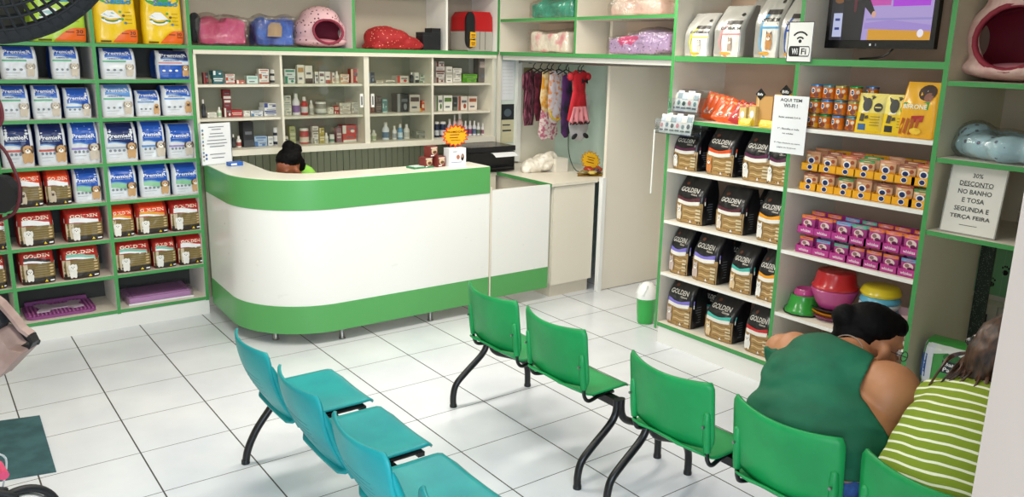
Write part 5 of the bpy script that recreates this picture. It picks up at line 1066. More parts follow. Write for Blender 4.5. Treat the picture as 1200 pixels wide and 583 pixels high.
def snack_cube(label, px, z):
    x = ony(px, 190, -1.13)[0]
    o = MB().box((-0.042, -0.03, 0), (0.042, 0.03, 0.078), KB)
    printed(o, lambda u, v, L=0: (-0.042+0.084*u, -0.03-L, 0.078*v), [('e', 0.55, 0.55, 0.36, 0.36, mat('d9c2a0', 0.5)), ('e', 0.6, 0.42, 0.24, 0.16, mat('6a3f2a', 0.5)), ('r', 0.1, 0.78, 0.9, 0.92, mat('e0d0c0', 0.5)), ('r', 0.1, 0.08, 0.5, 0.18, WHT)])
    o = o.build('snack_box', None, loc=(x, -1.13, z), rot=(0, 0, 0.25)); tag(o, label, 'box', 'brown snack boxes on the counter')
snack_cube('small brown snack box on the counter, lower left of the pile of three', 499, Lz); snack_cube('small brown snack box on the counter, lower right of the pile of three', 514, Lz); snack_cube('small brown snack box on top of the other two on the counter', 505, Lz+0.079)
x = ony(533, 190, -1.14)[0]
r = thing('leaflet_box', 'white leaflet box with a photo of a couple on the counter', 'box', (x, -1.14, Lz))
m = MB().box((-0.075, -0.04, 0), (0.075, 0.04, 0.135), WHT)
printed(m, lambda u, v, L=0: (-0.075+0.15*u, -0.04-L, 0.135*v), [('e', 0.52, 0.50, 0.10, 0.13, mat('b5745c', 0.5)), ('e', 0.78, 0.48, 0.09, 0.2, mat('2a201e', 0.5)), ('e', 0.76, 0.55, 0.05, 0.1, mat('c79a84', 0.5)), ('r', 0.1, 0.2, 0.75, 0.23, mat('7a86b0', 0.5)), ('r', 0.2, 0.8, 0.45, 0.83, GREY)]); m.build('body', r, bevel=0.002)
def star(n, r0, r1, sy=0.6): return [((r0 if i % 2 else r1)*math.cos(PI*i/n), (r0 if i % 2 else r1)*sy*math.sin(PI*i/n)) for i in range(2*n)]
r = thing('price_star', 'yellow and red starburst promotion card above the white leaflet box', 'card', (x+0.005, -1.14, Lz+0.225))
m = MB().prism(star(16, 0.095, 0.125, 0.72), mat('d9381f', 0.5), 0.0, 0.003, axis='y').prism(star(16, 0.085, 0.108, 0.70), mat('f3b21c', 0.5), -0.002, 0.0, axis='y')
TX = mat('7a2410', 0.5)
printed(m, lambda u, v, L=0: ((u-0.5)*0.2, -0.003-L*0.6, (v-0.5)*0.15), [('t', 'PROMOÇÃO', 0.5, 0.70, 0.80, 0.14, TX), ('r', 0.24, 0.54, 0.66, 0.57, TX), ('r', 0.22, 0.40, 0.60, 0.43, TX), ('r', 0.28, 0.27, 0.7, 0.29, TX)]); m.build('card', r, fixn=False)
MB().tube([(0, 0.004, -0.225+0.136), (0, 0.004, 0.0)], 0.003, WHITE, 6).build('stick', r)
x = onz(486, 197, Lz)[0]
o = MB().box((-0.10, -0.05, 0), (0.08, 0.05, 0.012), mat('3f8a5f', 0.5)).box((-0.09, -0.045, 0.012), (0.03, 0.035, 0.016), mat('d8e8de', 0.5)).build('leaflet_stack', None, loc=(2.30, -1.12, Lz), rot=(0, 0, 0.15)); tag(o, 'flat stack of green and white leaflets on the counter ledge', 'leaflets')
# printer and bags on the side worktop
r = thing('printer', 'black multifunction printer on the worktop behind the counter', 'printer', (3.37, -0.36, 0.983))
q_ = MB().box((2.95, -0.56, 0.08), (3.385, -0.10, 0.955), CC).box((2.94, -0.57, 0.957), (3.39, -0.09, 0.982), CC).box((2.98, -0.54, 0), (3.36, -0.12, 0.08), DARK).build('printer_stand', None, bevel=0.003); tag(q_, 'cream cabinet under the printer behind the counter gate', 'cabinet')
PB = mat('17181c', 0.35)
MB().box((-0.24, -0.17, 0), (0.24, 0.17, 0.17), PB).build('body', r, bevel=0.012)
MB().box((-0.245, -0.175, 0.175), (0.245, 0.175, 0.22), mat('1d1f24', 0.25)).build('scanner_lid', r, bevel=0.01)
MB().box((-0.17, -0.26, 0.035), (0.17, -0.17, 0.045), PB).build('output_tray', r, bevel=0.004)
MB().surf(lambda u, v: (-0.02+0.24*u, -0.25+0.14*v, 0.135+0.03*math.sin(PI*v)), 2, 6, PAPER).build('paper', r, solid=0.002)
r = thing('plastic_bags', 'crumpled cream plastic bags with a white block on the side cabinet', 'bag', (3.83, -0.75, 0.983))
CB = mottled('cream_film', 'ded6c6', 'efe9dd', 10, 0.35, bump=0.5)
blob([('e', (-0.13, 0.06, 0.05), (0.10, 0.10, 0.05)), ('e', (-0.03, 0.03, 0.075), (0.10, 0.10, 0.075)), ('e', (-0.20, 0.04, 0.02), (0.06, 0.05, 0.025)), ('e', (0.02, 0.02, 0.12), (0.06, 0.05, 0.05))], [CB], 'crumpled_film', r, 0.01, 3, push=crinkle(0.022, 13, 0.014, 28))
MB().box((0.0, -0.10, 0), (0.14, 0.06, 0.12), mat('e9e4d8', 0.35)).build('wrapped_block', r, bevel=0.015)
r = thing('leaflet_stack', 'spread of yellow and brown flyers lying on the side cabinet', 'leaflets', (4.02, -1.10, 0.983))
for k in range(4): MB().prism([(-0.12, -0.08), (0.10, -0.07), (0.13, 0.06), (-0.08, 0.08)], mat(('8a6a1c', 'c98f1a', '4a3414', 'e0a81e')[k], 0.4), 0.004*k, 0.004*k+0.003).build('flyer', r, rot=(0, 0, 0.35*k-0.5), loc=(0.02*k-0.02, 0.015*k, 0))
for k, (dx, dy, c, h_) in enumerate(((-0.10, -0.03, '8a7a4a', 0.035), (-0.03, -0.06, 'd8c060', 0.03), (0.04, -0.02, '5a3a4a', 0.045), (0.10, 0.02, 'b5421e', 0.05), (0.0, 0.03, 'a8321e', 0.055))):
    r = thing('snack_pouch', 'small %s snack pouch lying on the flyers of the side cabinet' % ('olive', 'yellow', 'plum', 'orange red', 'dark red')[k], 'pouch', (4.02+dx, -1.10+dy, 0.9995), 0.4*k)
    blob([('e', (0, 0, h_*0.5), (0.055, 0.035, h_*0.45))], [mat(c, 0.35, 0, 0.3)], 'pouch', r, 0.006, 2, push=crinkle(0.006, 30, 0.004, 60))
r = thing('price_star', 'yellow starburst price card leaning among the flyers on the side cabinet', 'card', (4.06, -1.05, 1.10)); r.rotation_euler = (-0.2, 0.25, -0.25)
m = MB().prism(star(16, 0.08, 0.105, 0.85), mat('b8851a', 0.5), 0, 0.003, axis='y').prism(star(16, 0.07, 0.09, 0.85), mat('edb71c', 0.5), -0.002, 0, axis='y')
printed(m, lambda u, v, L=0: ((u-0.5)*0.17, -0.003-L*0.6, (v-0.5)*0.15), [('r', 0.25, 0.66, 0.72, 0.70, TX), ('r', 0.3, 0.52, 0.66, 0.56, TX), ('r', 0.25, 0.36, 0.7, 0.40, TX)]); m.build('card', r, fixn=False)

# ---------------------------------------------------------------- hanging dog clothes
r = thing('clothes_rail', 'grey metal rail under the overhead cabinet carrying dog clothes', 'rail', (3.9, -1.3, 1.935))
MB().tube([(0, 1.13, 0), (0, -1.2, 0)], 0.0125, STEEL, 14).build('rod', r, smooth=True)
for y in (1.12, 0.95): MB().box((-0.012, y-0.01, -0.02), (0.012, y+0.01, 0.03), STEEL).build('bracket', r)
o = MB().box((-0.05, -0.003, -0.075), (0.05, 0, 0.075), mat('8a7a50', 0.6))
printed(o, lambda u, v, L=0: (-0.05+0.1*u, -0.003-L, -0.075+0.15*v), [('e', 0.5, 0.62, 0.35, 0.24, mat('d8c48a', 0.6)), ('e', 0.38, 0.68, 0.06, 0.05, BLACK), ('e', 0.62, 0.68, 0.06, 0.05, BLACK), ('arc', 0.5, 0.6, 0.2, 0.13, PI*1.15, PI*1.85, 0.25, BLACK), ('r', 0.15, 0.12, 0.85, 0.3, mat('5a4c30', 0.6))])
o = o.build('wall_picture', None, loc=(4.02, -0.165, 1.80)); tag(o, 'small brown smiley notice pinned on the wall behind the dog clothes', 'notice')
HW = mat('2a2c30', 0.4)
def garment(label, y, x, zt, w_, h, m_, style, z_h=1.92, rz=0.0, extra=None):
    hg = thing('hanger', 'small dark hanger holding the '+' '.join(label.replace(',', '').split()[:5]), 'hanger', (3.9, y, 1.948), rz, 'dark hangers on the rail')
    MB().tube(path_smooth([(0.0, 0, 0.0), (0.02, 0, 0.008), (0.03, 0, -0.012), (0.018, 0, -0.035), (0.0, 0, -0.05), (0.0, 0, -0.07)]), 0.004, HW, 8).tube([(-0.11, 0, -0.11), (0.0, 0, -0.07), (0.11, 0, -0.11)], 0.006, HW, 8).build('frame', hg, smooth=True)
    r = thing('dog_garment', label, 'dog clothes', (x, y, zt), rz, 'dog clothes on the rail')
    W = w_/2
    shapes = {'coat': [(-0.35, 0), (-1, -0.07), (-1.0, -0.3), (-0.82, -0.34), (-0.88, -0.8), (-0.6, -1), (0.6, -1), (0.88, -0.8), (0.82, -0.34), (1.0, -0.3), (1, -0.07), (0.35, 0), (0, -0.05)],
              'dress': [(-0.4, 0), (-0.7, -0.05), (-0.6, -0.35), (-1, -0.9), (-0.5, -1.0), (0, -0.96), (0.5, -1.0), (1, -0.9), (0.6, -0.35), (0.7, -0.05), (0.4, 0), (0, -0.06)],
              'vest': [(-0.3, 0), (-0.75, -0.03), (-0.9, -0.25), (-1, -0.65), (-0.75, -0.92), (-0.25, -1), (0.25, -1), (0.75, -0.92), (1, -0.65), (0.9, -0.25), (0.75, -0.03), (0.3, 0), (0, -0.08)]}[style]
    P = [(a*W, b*h) for a, b in shapes]
    # front and back cloth that bulge apart: a soft, thick garment
    n = len(P); c = (0, -h*0.5); mb = MB(); vs = []
    for sgn in (-1, 1):
        for t, bl in ((1.0, 0.15), (0.8, 0.8), (0.5, 1.0), (0.001, 1.05)):
            for a, b in P:
                xx = c[0]+(a-c[0])*t; zz = c[1]+(b-c[1])*t
                vs.append((xx, sgn*0.018*bl+0.006*math.sin(xx*60+zz*25), zz))
    fs = []
    for s_ in range(2):
        for L in range(3):
            o_ = (s_*4+L)*n
            fs += [(o_+i, o_+(i+1) % n, o_+n+(i+1) % n, o_+n+i) for i in range(n)]
    fs += [(i, (i+1) % n, 4*n+(i+1) % n, 4*n+i) for i in range(n)]
    mb.add(vs, fs, m_); o = mb.build('fabric', r, smooth=True)
    if extra: extra(r, W, h)
    return r
MAR = mottled('maroon_cloth', '3a1420', 'a85a72', 26, 0.5, 0.42, 0.62, stretch=(3, 1, 0.5)); BUR = mottled('burgundy_cloth', '4a1426', '7a2a40', 18, 0.6)
PNK = mottled('pink_print', 'c9708a', 'eeddd8', 34, 0.7, 0.45, 0.55); YLW = mottled('yellow_print', 'd9951e', 'efd9a8', 16, 0.7); GPR = mottled('grey_orange_print', 'd8884a', 'd6cfd2', 24, 0.7, 0.35, 0.5)
NVP = mottled('navy_cloth', '1f2030', '5a2c6a', 8, 0.7); REDC = mottled('red_cloth', 'a3121e', 'c81d2c', 7, 0.7); GRC = mat('b9b6b8', 0.8)
garment('maroon striped dog coat hanging leftmost on the rail', -0.40, 3.86, 1.86, 0.20, 0.50, MAR, 'coat', rz=0.25)
garment('burgundy dog coat hanging second on the rail', -0.50, 3.90, 1.85, 0.17, 0.44, BUR, 'coat', rz=0.3)
garment('long pink printed dog dress hanging behind the yellow one', -0.60, 3.93, 1.80, 0.26, 0.56, PNK, 'dress', rz=0.1)
garment('yellow dog shirt hanging in the middle of the rail', -0.66, 3.86, 1.86, 0.18, 0.36, YLW, 'vest', rz=0.2)
garment('grey and orange printed dog shirt with yellow collar hanging on the rail', -0.76, 3.88, 1.87, 0.22, 0.46, GPR, 'vest', rz=0.15, extra=lambda r, W, h: MB().tube([(W*math.cos(a)*0.9, -0.02, -h*0.72+W*math.sin(a)*0.9) for a in [PI+PI*k/12 for k in range(13)]], 0.008, mat('e2c22a', 0.5), 8).build('piping', r, smooth=True))
garment('dark navy dog vest hanging behind the red dress', -0.86, 3.92, 1.84, 0.16, 0.55, NVP, 'vest', rz=0.2)
def red_x(r, W, h):
    m = MB(); m.surf(lambda u, v: ((2*u-1)*W*(0.62+0.38*v), -0.022-0.012*math.sin(u*22)*v, -h*(0.66+0.30*v)+0.012*math.cos(u*22)*v), 40, 6, mat('d98a90', 0.7)); m.build('pink_skirt', r, smooth=True, solid=0.004)
    MB().tube([(W*(0.98-1.96*k/20), -0.026-0.006*math.sin(k*1.7), -h*0.965+0.01*math.cos(k*1.7)) for k in range(21)], 0.006, mat('1d1416', 0.6), 8).build('black_trim', r, smooth=True)
    MB().prism([(0.0, 0.0), (0.035, 0.02), (0.035, -0.02), (0, 0), (-0.035, -0.018), (-0.03, 0.022)], mat('221418', 0.6), -0.03, -0.02, axis='y').build('black_bow', r, loc=(W*0.35, 0, -h*0.2))
    for sd in (-1, 1): blob([('e', (sd*W*0.85, 0, -h*0.12), (0.03, 0.03, 0.035))], [REDC], 'puff_sleeve', r, 0.007, 2)
garment('grey dog shirt with black paw shapes hanging below the red dress', -1.02, 3.93, 1.68, 0.26, 0.40, GRC, 'vest', rz=0.1, extra=lambda r, W, h: [blob([('e', (s_*W*0.55, -0.022, -h*0.9), (0.04, 0.012, 0.022), (0, s_*0.5, 0))], [mat('1b1c20', 0.6)], 'black_paw', r, 0.006, 3) for s_ in (-1, 1)])
garment('red dog dress with black bows and pink skirt, rightmost on the rail', -1.06, 3.88, 1.88, 0.25, 0.46, REDC, 'dress', rz=0.1, extra=red_x)
o = MB().tube(path_smooth([(3.93, -0.86, 1.9), (3.95, -0.86, 1.4), (3.96, -0.87, 1.15), (4.02, -0.9, 1.0), (4.1, -0.95, 0.99)]), 0.004, mat('33443c', 0.6), 6).build('electric_cable', None, smooth=True); tag(o, 'thin dark cord hanging down behind the dog clothes to the worktop', 'cord')

# ---------------------------------------------------------------- floor mat, bathing pads
o = MB().prism([(-0.62, -1.44), (-0.355, -1.50), (-0.375, -2.23), (-0.66, -2.17)], mottled('teal_mat', '2f5258', '3c646a', 9, 0.6, bump=0.3), 0.0, 0.006).build('floor_mat', None); tag(o, 'dark teal floor mat lying on the white tiles at the left', 'mat')
def pads(label, loc, rz, w_, h):
    r = thing('pad_pack', label, 'pack', loc, rz, 'green pad packs')
    F, hd, hw, off = bagF(w_, 0.20, h, 0, 0.85, seed=4, top=0.06)
    bag_body(F, hd, hw, off, h, 3, mat('3f9f45', 0.3, 0, 0.3), mat('e3e8ec', 0.3, 0, 0.3), 'pouch', r)
    m = MB(); printed(m, F, [('q', [(u/8, 0.80+0.05*math.sin(u*2.1), 0.97) for u in range(9)], mat('dfe8e2', 0.35)), ('r', 0.42, 0.36, 0.80, 0.66, mat('20303c', 0.4)), ('t', 'Baby', 0.60, 0.57, 0.26, 0.11, WHT), ('t', 'Pads', 0.58, 0.45, 0.26, 0.11, WHT), ('r', 0.0, 0.0, 0.24, 0.96, mat('dfe6ee', 0.4)), ('r', 0.04, 0.15, 0.13, 0.72, mat('2c62b0', 0.4)), ('e', 0.62, 0.75, 0.2, 0.1, mat('2a6e34', 0.4)), ('r', 0.24, 0.0, 0.96, 0.05, mat('2a6e34', 0.4))]); m.build('front_print', r, fixn=False)
    m = MB(); m.surf(lambda u, v: (-hw(0.5)-0.002, -0.04+0.05*u, h*(0.25+0.45*v)), 2, 2, mat('2c62b0', 0.4)); m.build('side_print', r, fixn=False)
pads('green pad pack with white lettering on top of another in the low opening', (3.61, -4.50, 0.33), -PI/2+0.12, 0.27, 0.23)
pads('green pad pack lying under the lettered one in the low opening', (3.62, -4.53, 0.12), -PI/2+0.08, 0.34, 0.20)
o = MB().box((3.44, -5.6, 0), (4.0, -4.36, 0.115), WHITE).build('low_platform', None); tag(o, 'low white platform in the opening under the right hand shelves', 'platform')

# ---------------------------------------------------------------- wall fan, hanging bag, bicycle at the left
fc = Vector((-0.59, -4.36, 2.28)); to = (Vector(CAM)-fc).normalized()
r = thing('wall_fan', 'large black wall fan with mesh guard cut off by the top left corner', 'fan', (X0, -4.36, 2.28))
FB = mat('040405', 0.8)
Q = to.to_track_quat('Z', 'Y').to_matrix().to_4x4(); Tm = Matrix.Translation(fc-Vector((X0, -4.36, 2.28))) @ Q
def fanpart(mb, name, par, **k):
    o = mb.build(name, None, **k); o.parent = par; o.matrix_local = Tm; return o
def ring(R, z, rr, n=72): return [(R*math.cos(2*PI*k/n), R*math.sin(2*PI*k/n), z) for k in range(n+1)]
fg = MB(); RF = 0.265
for (sg, nm) in ((1, 'front_guard'), (-1, 'rear_guard')):
    fg = MB()
    dome = lambda q: sg*(0.02+0.06*(1-(q/RF)**2))
    for k in range(9 if sg > 0 else 3): q = 0.05+0.0235*k if sg > 0 else 0.08+0.07*k; fg.tube(ring(q, dome(q), 0), 0.0032, FB, 6, cap=False)
    for k in range(72 if sg > 0 else 18):
        a = 2*PI*k/(72 if sg > 0 else 18); tw = 0.22
        fg.tube([(q*math.cos(a+tw*(q/RF)), q*math.sin(a+tw*(q/RF)), dome(q)) for q in (0.04, 0.09, 0.15, 0.20, 0.235, 0.262)], 0.0034, FB, 5, cap=False)
    fg.lathe([(0.0001, dome(0)+sg*0.012), (0.045, dome(0)+sg*0.008), (0.05, dome(0)-sg*0.005)], FB, 24)
    fanpart(fg, nm, r, smooth=True, fixn=False)
fanpart(MB().lathe([(0.238, 0.030), (0.255, 0.028), (0.268, 0.018), (0.271, 0.0), (0.268, -0.018), (0.255, -0.028), (0.238, -0.030), (0.248, 0.0), (0.238, 0.030)], FB, 72, caps=False), 'rim', r, smooth=True)
for k in range(3):
    bl = MB().surf(lambda u, v, k=k: (lambda R_, a: (R_*math.cos(a), R_*math.sin(a), 0.018-0.036*u))(0.04+0.20*v, 2*PI*k/3+(u-0.5)*(0.5 if v > 0.15 else 0.4)), 8, 8, FB); fanpart(bl, 'blade', r, smooth=True, solid=0.003) if False else fanpart(bl, 'blade', r, smooth=True)
fanpart(MB().lathe([(0.0001, 0.03), (0.04, 0.025), (0.045, -0.03), (0.06, -0.06), (0.065, -0.13), (0.05, -0.16), (0.0001, -0.17)], FB, 24), 'motor', r, smooth=True)
me = fc-to*0.14-Vector((X0, -4.36, 2.28)); MB().tube([tuple(me), (0.25, 0.05, -0.02), (0.02, 0.0, 0.0)], 0.02, FB, 10).lathe([(0.06, 0), (0.06, 0.02)], FB, 16, (0, 0, 0)).build('wall_arm', r, smooth=True)
# shopping bag hanging on the bicycle handlebar
BK = mat('15161a', 0.5); TP = mottled('taupe_leather', '9a7f76', 'ab9188', 12, 0.6)
# ---------------------------------------------------------------- bicycle and bag at the left edge
B0 = Vector((-0.685, -3.01, 0))
r = thing('bicycle', 'small black bicycle with coloured stickers at the lower left edge', 'bicycle', B0, 0.35)
def wheel(x, R=0.155):
    q = MB().tube([(x+R*math.cos(2*PI*k/48), 0, R+0.016+R*math.sin(2*PI*k/48)) for k in range(49)], 0.016, BK, 10, cap=False)
    for k in range(40): a = 2*PI*k/40; q.box((-0.004, -0.017, -0.003), (0.004, 0.017, 0.003), BK) if False else None
    o = q.build('tyre', r, smooth=True)
    MB().tube([(x+(R-0.022)*math.cos(2*PI*k/48), 0, R+0.016+(R-0.022)*math.sin(2*PI*k/48)) for k in range(49)], 0.005, STEEL, 8, cap=False).build('rim', o, smooth=True)
    s_ = MB()
    for k in range(18): a = 2*PI*k/18; s_.tube([(x, 0.012*(-1)**k, R+0.016), (x+(R-0.022)*math.cos(a), 0, R+0.016+(R-0.022)*math.sin(a))], 0.0011, STEEL, 5)
    s_.lathe([(0.016, -0.02), (0.016, 0.02)], STEEL, 10, (x, 0, R+0.016)).build('spokes', o)
wheel(0.10); wheel(-0.52)
MB().tube([(0.10, 0.04, 0.171), (0.085, 0.04, 0.33), (0.04, 0.02, 0.36), (0.02, 0, 0.50)], 0.013, BK, 10).tube([(0.10, -0.04, 0.171), (0.085, -0.04, 0.33), (0.04, -0.02, 0.36)], 0.013, BK, 10).build('fork', r, smooth=True)
fr = MB().tube([(0.03, 0, 0.45), (-0.26, 0, 0.20)], 0.018, BK).tube([(0.025, 0, 0.49), (-0.31, 0, 0.44)], 0.016, BK).tube([(-0.33, 0, 0.52), (-0.26, 0, 0.20)], 0.016, BK).tube([(-0.26, 0, 0.20), (-0.52, 0.03, 0.171)], 0.011, BK).tube([(-0.31, 0, 0.44), (-0.52, 0.03, 0.171)], 0.010, BK)
fr.build('frame', r, smooth=True)
MB().box((-0.02, -0.022, 0.34), (0.04, -0.018, 0.39), mat('c9b52a', 0.5)).box((-0.10, -0.021, 0.36), (-0.06, -0.016, 0.45), WHT).box((-0.15, -0.021, 0.3), (-0.10, -0.017, 0.34), mat('7a9a3a', 0.5)).build('stickers', r, rot=(0, 0, 0))
MB().tube(path_smooth([(0.0, 0.17, 0.50), (0.02, 0.10, 0.51), (0.02, 0.05, 0.50), (0.01, 0, 0.49), (0.02, -0.05, 0.50), (0.02, -0.10, 0.51), (0.0, -0.17, 0.50)]), 0.011, BK, 10).tube([(0.02, 0, 0.48), (0.01, 0, 0.50)], 0.014, BK).build('handlebar', r, smooth=True)
MB().tube([(0.0, -0.18, 0.50), (0.017, -0.10, 0.51)], 0.017, mat('d6466e', 0.5), 12).build('grip', r, smooth=True)
MB().tube([(0.0, 0.18, 0.50), (0.017, 0.10, 0.51)], 0.017, mat('d6466e', 0.5), 12).build('grip', r, smooth=True)
MB().prism([(-0.40, -0.05), (-0.27, -0.02), (-0.27, 0.02), (-0.40, 0.05)], BK, 0.52, 0.56).build('saddle', r, bevel=0.015)
MB().tube(path_smooth([(0.02, 0.0, 0.53), (0.10, 0.03, 0.46), (0.08, 0.04, 0.34)]), 0.004, mat('c9cfd0', 0.4), 6).build('brake_cable', r, smooth=True)
# taupe bag seen near the left edge
bp = onz(14, 395, 1.0); sc_ = float(np.dot(bp-CAM, _f))/FPX
r = thing('shoulder_bag', 'taupe bag with black rim and looped strap at the left edge', 'bag', bp, -YAW)
def BP(px, py): return ((px-14)*sc_, -(py-395)*sc_*1.03)
MB().prism([BP(*p) for p in ((-50, 372), (5, 376), (18, 381), (30, 398), (44, 403), (8, 437), (-50, 437))], TP, -0.10, 0.0, axis='y').build('body', r, bevel=0.012)
MB().tube([(BP(*p)[0], 0.0, BP(*p)[1]) for p in ((-50, 368), (4, 370), (18, 376), (27, 388), (33, 398), (45, 401))], 0.010, BK, 8).build('rim', r, smooth=True)
MB().prism([BP(*p) for p in ((-50, 338), (2, 342), (14, 358), (20, 372), (14, 380), (-50, 376))], mat('1a1d22', 0.6), -0.07, -0.02, axis='y').build('opening', r, bevel=0.006)
st = [BP(*p) for p in ((2, 342), (14, 352), (26, 368), (34, 381), (43, 388), (46, 396), (42, 402), (34, 401))]
mb = MB(); n = len(st); vs = []
for x, z in st: vs += [(x, -0.05, z), (x, -0.01, z)]
mb.add(vs, [(2*i, 2*i+1, 2*i+3, 2*i+2) for i in range(4)], TP).add(vs, [(2*i, 2*i+1, 2*i+3, 2*i+2) for i in range(4, n-1)], BK)
mb.build('strap', r, solid=0.012, fixn=True)
# burgundy strap hanging at the very left
sp = onz(6, 180, 1.35)
q = float(np.dot(sp-CAM, _f))/FPX
r = thing('hanging_strap', 'burgundy and black strap loop hanging at the left edge above the taupe bag', 'strap', sp, -YAW)
def SP(px, py, y=0): return ((px-6)*q, y, -(py-180)*q*1.02)
MB().tube(path_smooth([SP(-16, 90), SP(2, 112), SP(8, 128), SP(5, 146), SP(-14, 158)]), 0.011, mat('6a1f30', 0.5), 10).build('upper_loop', r, smooth=True)
MB().tube(path_smooth([SP(-14, 158, 0.01), SP(4, 176, 0.01), SP(12, 196, 0.01), SP(17, 215, 0.01), SP(14, 236, 0.01), SP(4, 252, 0.01), SP(-20, 262, 0.01)]), 0.010, mat('5a1828', 0.5), 10).build('lower_loop', r, smooth=True)
MB().prism([SP(*p)[::2] for p in ((-30, 205), (0, 208), (12, 222), (10, 240), (-2, 250), (-30, 252))], mat('1b1c22', 0.6), 0.0, 0.08, axis='y').build('pouch', r, bevel=0.015)

# ---------------------------------------------------------------- people
SKIN = mottled('warm_skin', 'a9714c', 'b97f58', 5, 0.5); SKIN2 = mottled('light_skin', 'b88a68', 'c4967a', 5, 0.5); SKIN3 = mottled('brown_skin', '8a4a30', '9a5a3c', 5, 0.5)
HAIR = mottled('dark_hair', '040304', '0a0809', 60, 0.65, 0.35, 0.65, stretch=(1, 1, 6)); HAIR.node_tree.nodes['Principled BSDF'].inputs['Specular IOR Level'].default_value = 0.12; HAIRB = mottled('brown_hair', '24150e', '5a3a26', 70, 0.45, 0.35, 0.7, stretch=(1, 1, 0.3))
TANK = mottled('green_jersey', '0a5a3e', '0d6849', 6, 0.8, bump=0.15); DENIM = mottled('denim', '24457f', '3a64a8', 30, 0.8, bump=0.2)
def head_parts(c, fwd, up, s=1.0):
    """ellipsoids of a head in a frame (fwd, side, up) as world parts"""
    f = Vector(fwd).normalized(); sd = Vector(up).cross(f).normalized(); u = f.cross(sd)
    R_ = Matrix((f, sd, u)).transposed(); e = R_.to_euler('XYZ'); c = Vector(c)
    def P(a, b, z): return c+R_@Vector((a*s, b*s, z*s))
    def E(a, b, z, rx, ry, rz): return ('e', P(a, b, z), (rx*s, ry*s, rz*s), (e.x, e.y, e.z))
    parts = [E(-0.01, 0, 0.035, 0.098, 0.076, 0.088), E(0.035, 0, -0.03, 0.058, 0.060, 0.075), E(0.045, 0, -0.085, 0.040, 0.042, 0.028),
             E(0.097, 0, -0.022, 0.016, 0.013, 0.014), E(0.090, 0, 0.0, 0.010, 0.009, 0.028), E(0.086, 0, -0.056, 0.012, 0.024, 0.008), E(0.083, 0, -0.070, 0.012, 0.022, 0.008),
             E(0.072, 0.032, 0.028, 0.018, 0.028, 0.010), E(0.072, -0.032, 0.028, 0.018, 0.028, 0.010), E(0.06, 0.045, -0.03, 0.025, 0.02, 0.025), E(0.06, -0.045, -0.03, 0.025, 0.02, 0.025),
             E(0.012, 0.083, -0.012, 0.022, 0.014, 0.036), E(0.012, -0.083, -0.012, 0.022, 0.014, 0.036)]
    return parts, P, R_, e, E
def hand_parts(wrist, dirn, palm_n, s=1.0, curl=0.5, side=1):
    """palm, four curled fingers of unequal length and a thumb from the side of the palm"""
    w_ = Vector(wrist); d = Vector(dirn).normalized(); n = Vector(palm_n).normalized(); a = d.cross(n).normalized()*side
    out = [('c', w_, 0.026*s, w_+d*0.05*s, 0.028*s), ('c', w_+d*0.03*s+a*0.022*s, 0.014*s, w_+d*0.085*s+a*0.028*s, 0.013*s), ('c', w_+d*0.03*s-a*0.022*s, 0.014*s, w_+d*0.08*s-a*0.028*s, 0.012*s), ('c', w_+d*0.03*s, 0.016*s, w_+d*0.088*s, 0.014*s)]
    for k, (o, L) in enumerate(((0.030, 0.072), (0.010, 0.082), (-0.011, 0.076), (-0.031, 0.058))):
        p = w_+d*0.085*s+a*o*s; r0 = 0.0098*s; dd = d
        for j, f in enumerate((0.42, 0.32, 0.26)):
            dd = (dd+n*curl*0.75).normalized(); p2 = p+dd*L*f*s; out.append(('c', p, r0, p2, r0*0.92)); p = p2; r0 *= 0.92
    t0 = w_+d*0.02*s+a*0.026*s; t1 = t0+(d*0.6+a*0.75+n*0.25).normalized()*0.045*s; t2 = t1+(d*0.9+a*0.2+n*0.4).normalized()*0.032*s
    out += [('c', t0, 0.015*s, t1, 0.012*s), ('c', t1, 0.012*s, t2, 0.009*s)]
    return out
def person(label, base):
    r = thing('person', label, 'person', base); r['_b'] = 0; del r['_b']; return r
def inp(o, base): o.location = Vector(o.location)-Vector(base) if False else -Vector(base); return o

# --- the woman in the green tank top
base = (1.86, -4.80, 0.0)
r = person('person in a green sleeveless top and jeans bending forward on the green bench', base)
hc = Vector((2.20, -4.80, 0.94)); hf = Vector((0.74, -0.62, -0.38)); hu = Vector((0.34, -0.25, 0.9))
hp, HP, HR, he, HE = head_parts(hc, hf, hu, 1.08)
hip, waist, chest, uback, neck = Vector((1.88, -4.79, 0.56)), Vector((1.89, -4.79, 0.66)), Vector((1.98, -4.77, 0.77)), Vector((2.03, -4.77, 0.85)), Vector((2.09, -4.78, 0.92))
sL, sR = Vector((2.03, -4.57, 0.86)), Vector((2.02, -4.965, 0.84)); eL, eR = Vector((2.26, -4.50, 0.62)), Vector((2.11, -5.01, 0.55)); wL, wR = Vector((2.45, -4.68, 0.60)), Vector((2.40, -4.92, 0.60))
torso = [('e', hip, (0.20, 0.26, 0.14)), ('e', waist, (0.20, 0.285, 0.15), (0, 0.3, 0)), ('e', waist+Vector((0.06, 0, 0.05)), (0.20, 0.29, 0.14), (0, 0.5, 0)), ('e', chest+Vector((0, 0.04, 0)), (0.18, 0.235, 0.16), (0, 0.6, 0)), ('e', uback+Vector((0, 0.02, 0)), (0.15, 0.205, 0.12), (0, 0.7, 0)), ('c', sL+Vector((0, 0.06, -0.01)), 0.07, sR+Vector((0, -0.06, 0.0)), 0.07)]
body = torso+[('c', uback+Vector((0.03, 0, 0.02)), 0.085, neck, 0.065), ('c', neck, 0.062, HP(-0.02, 0, -0.04), 0.055)]+hp
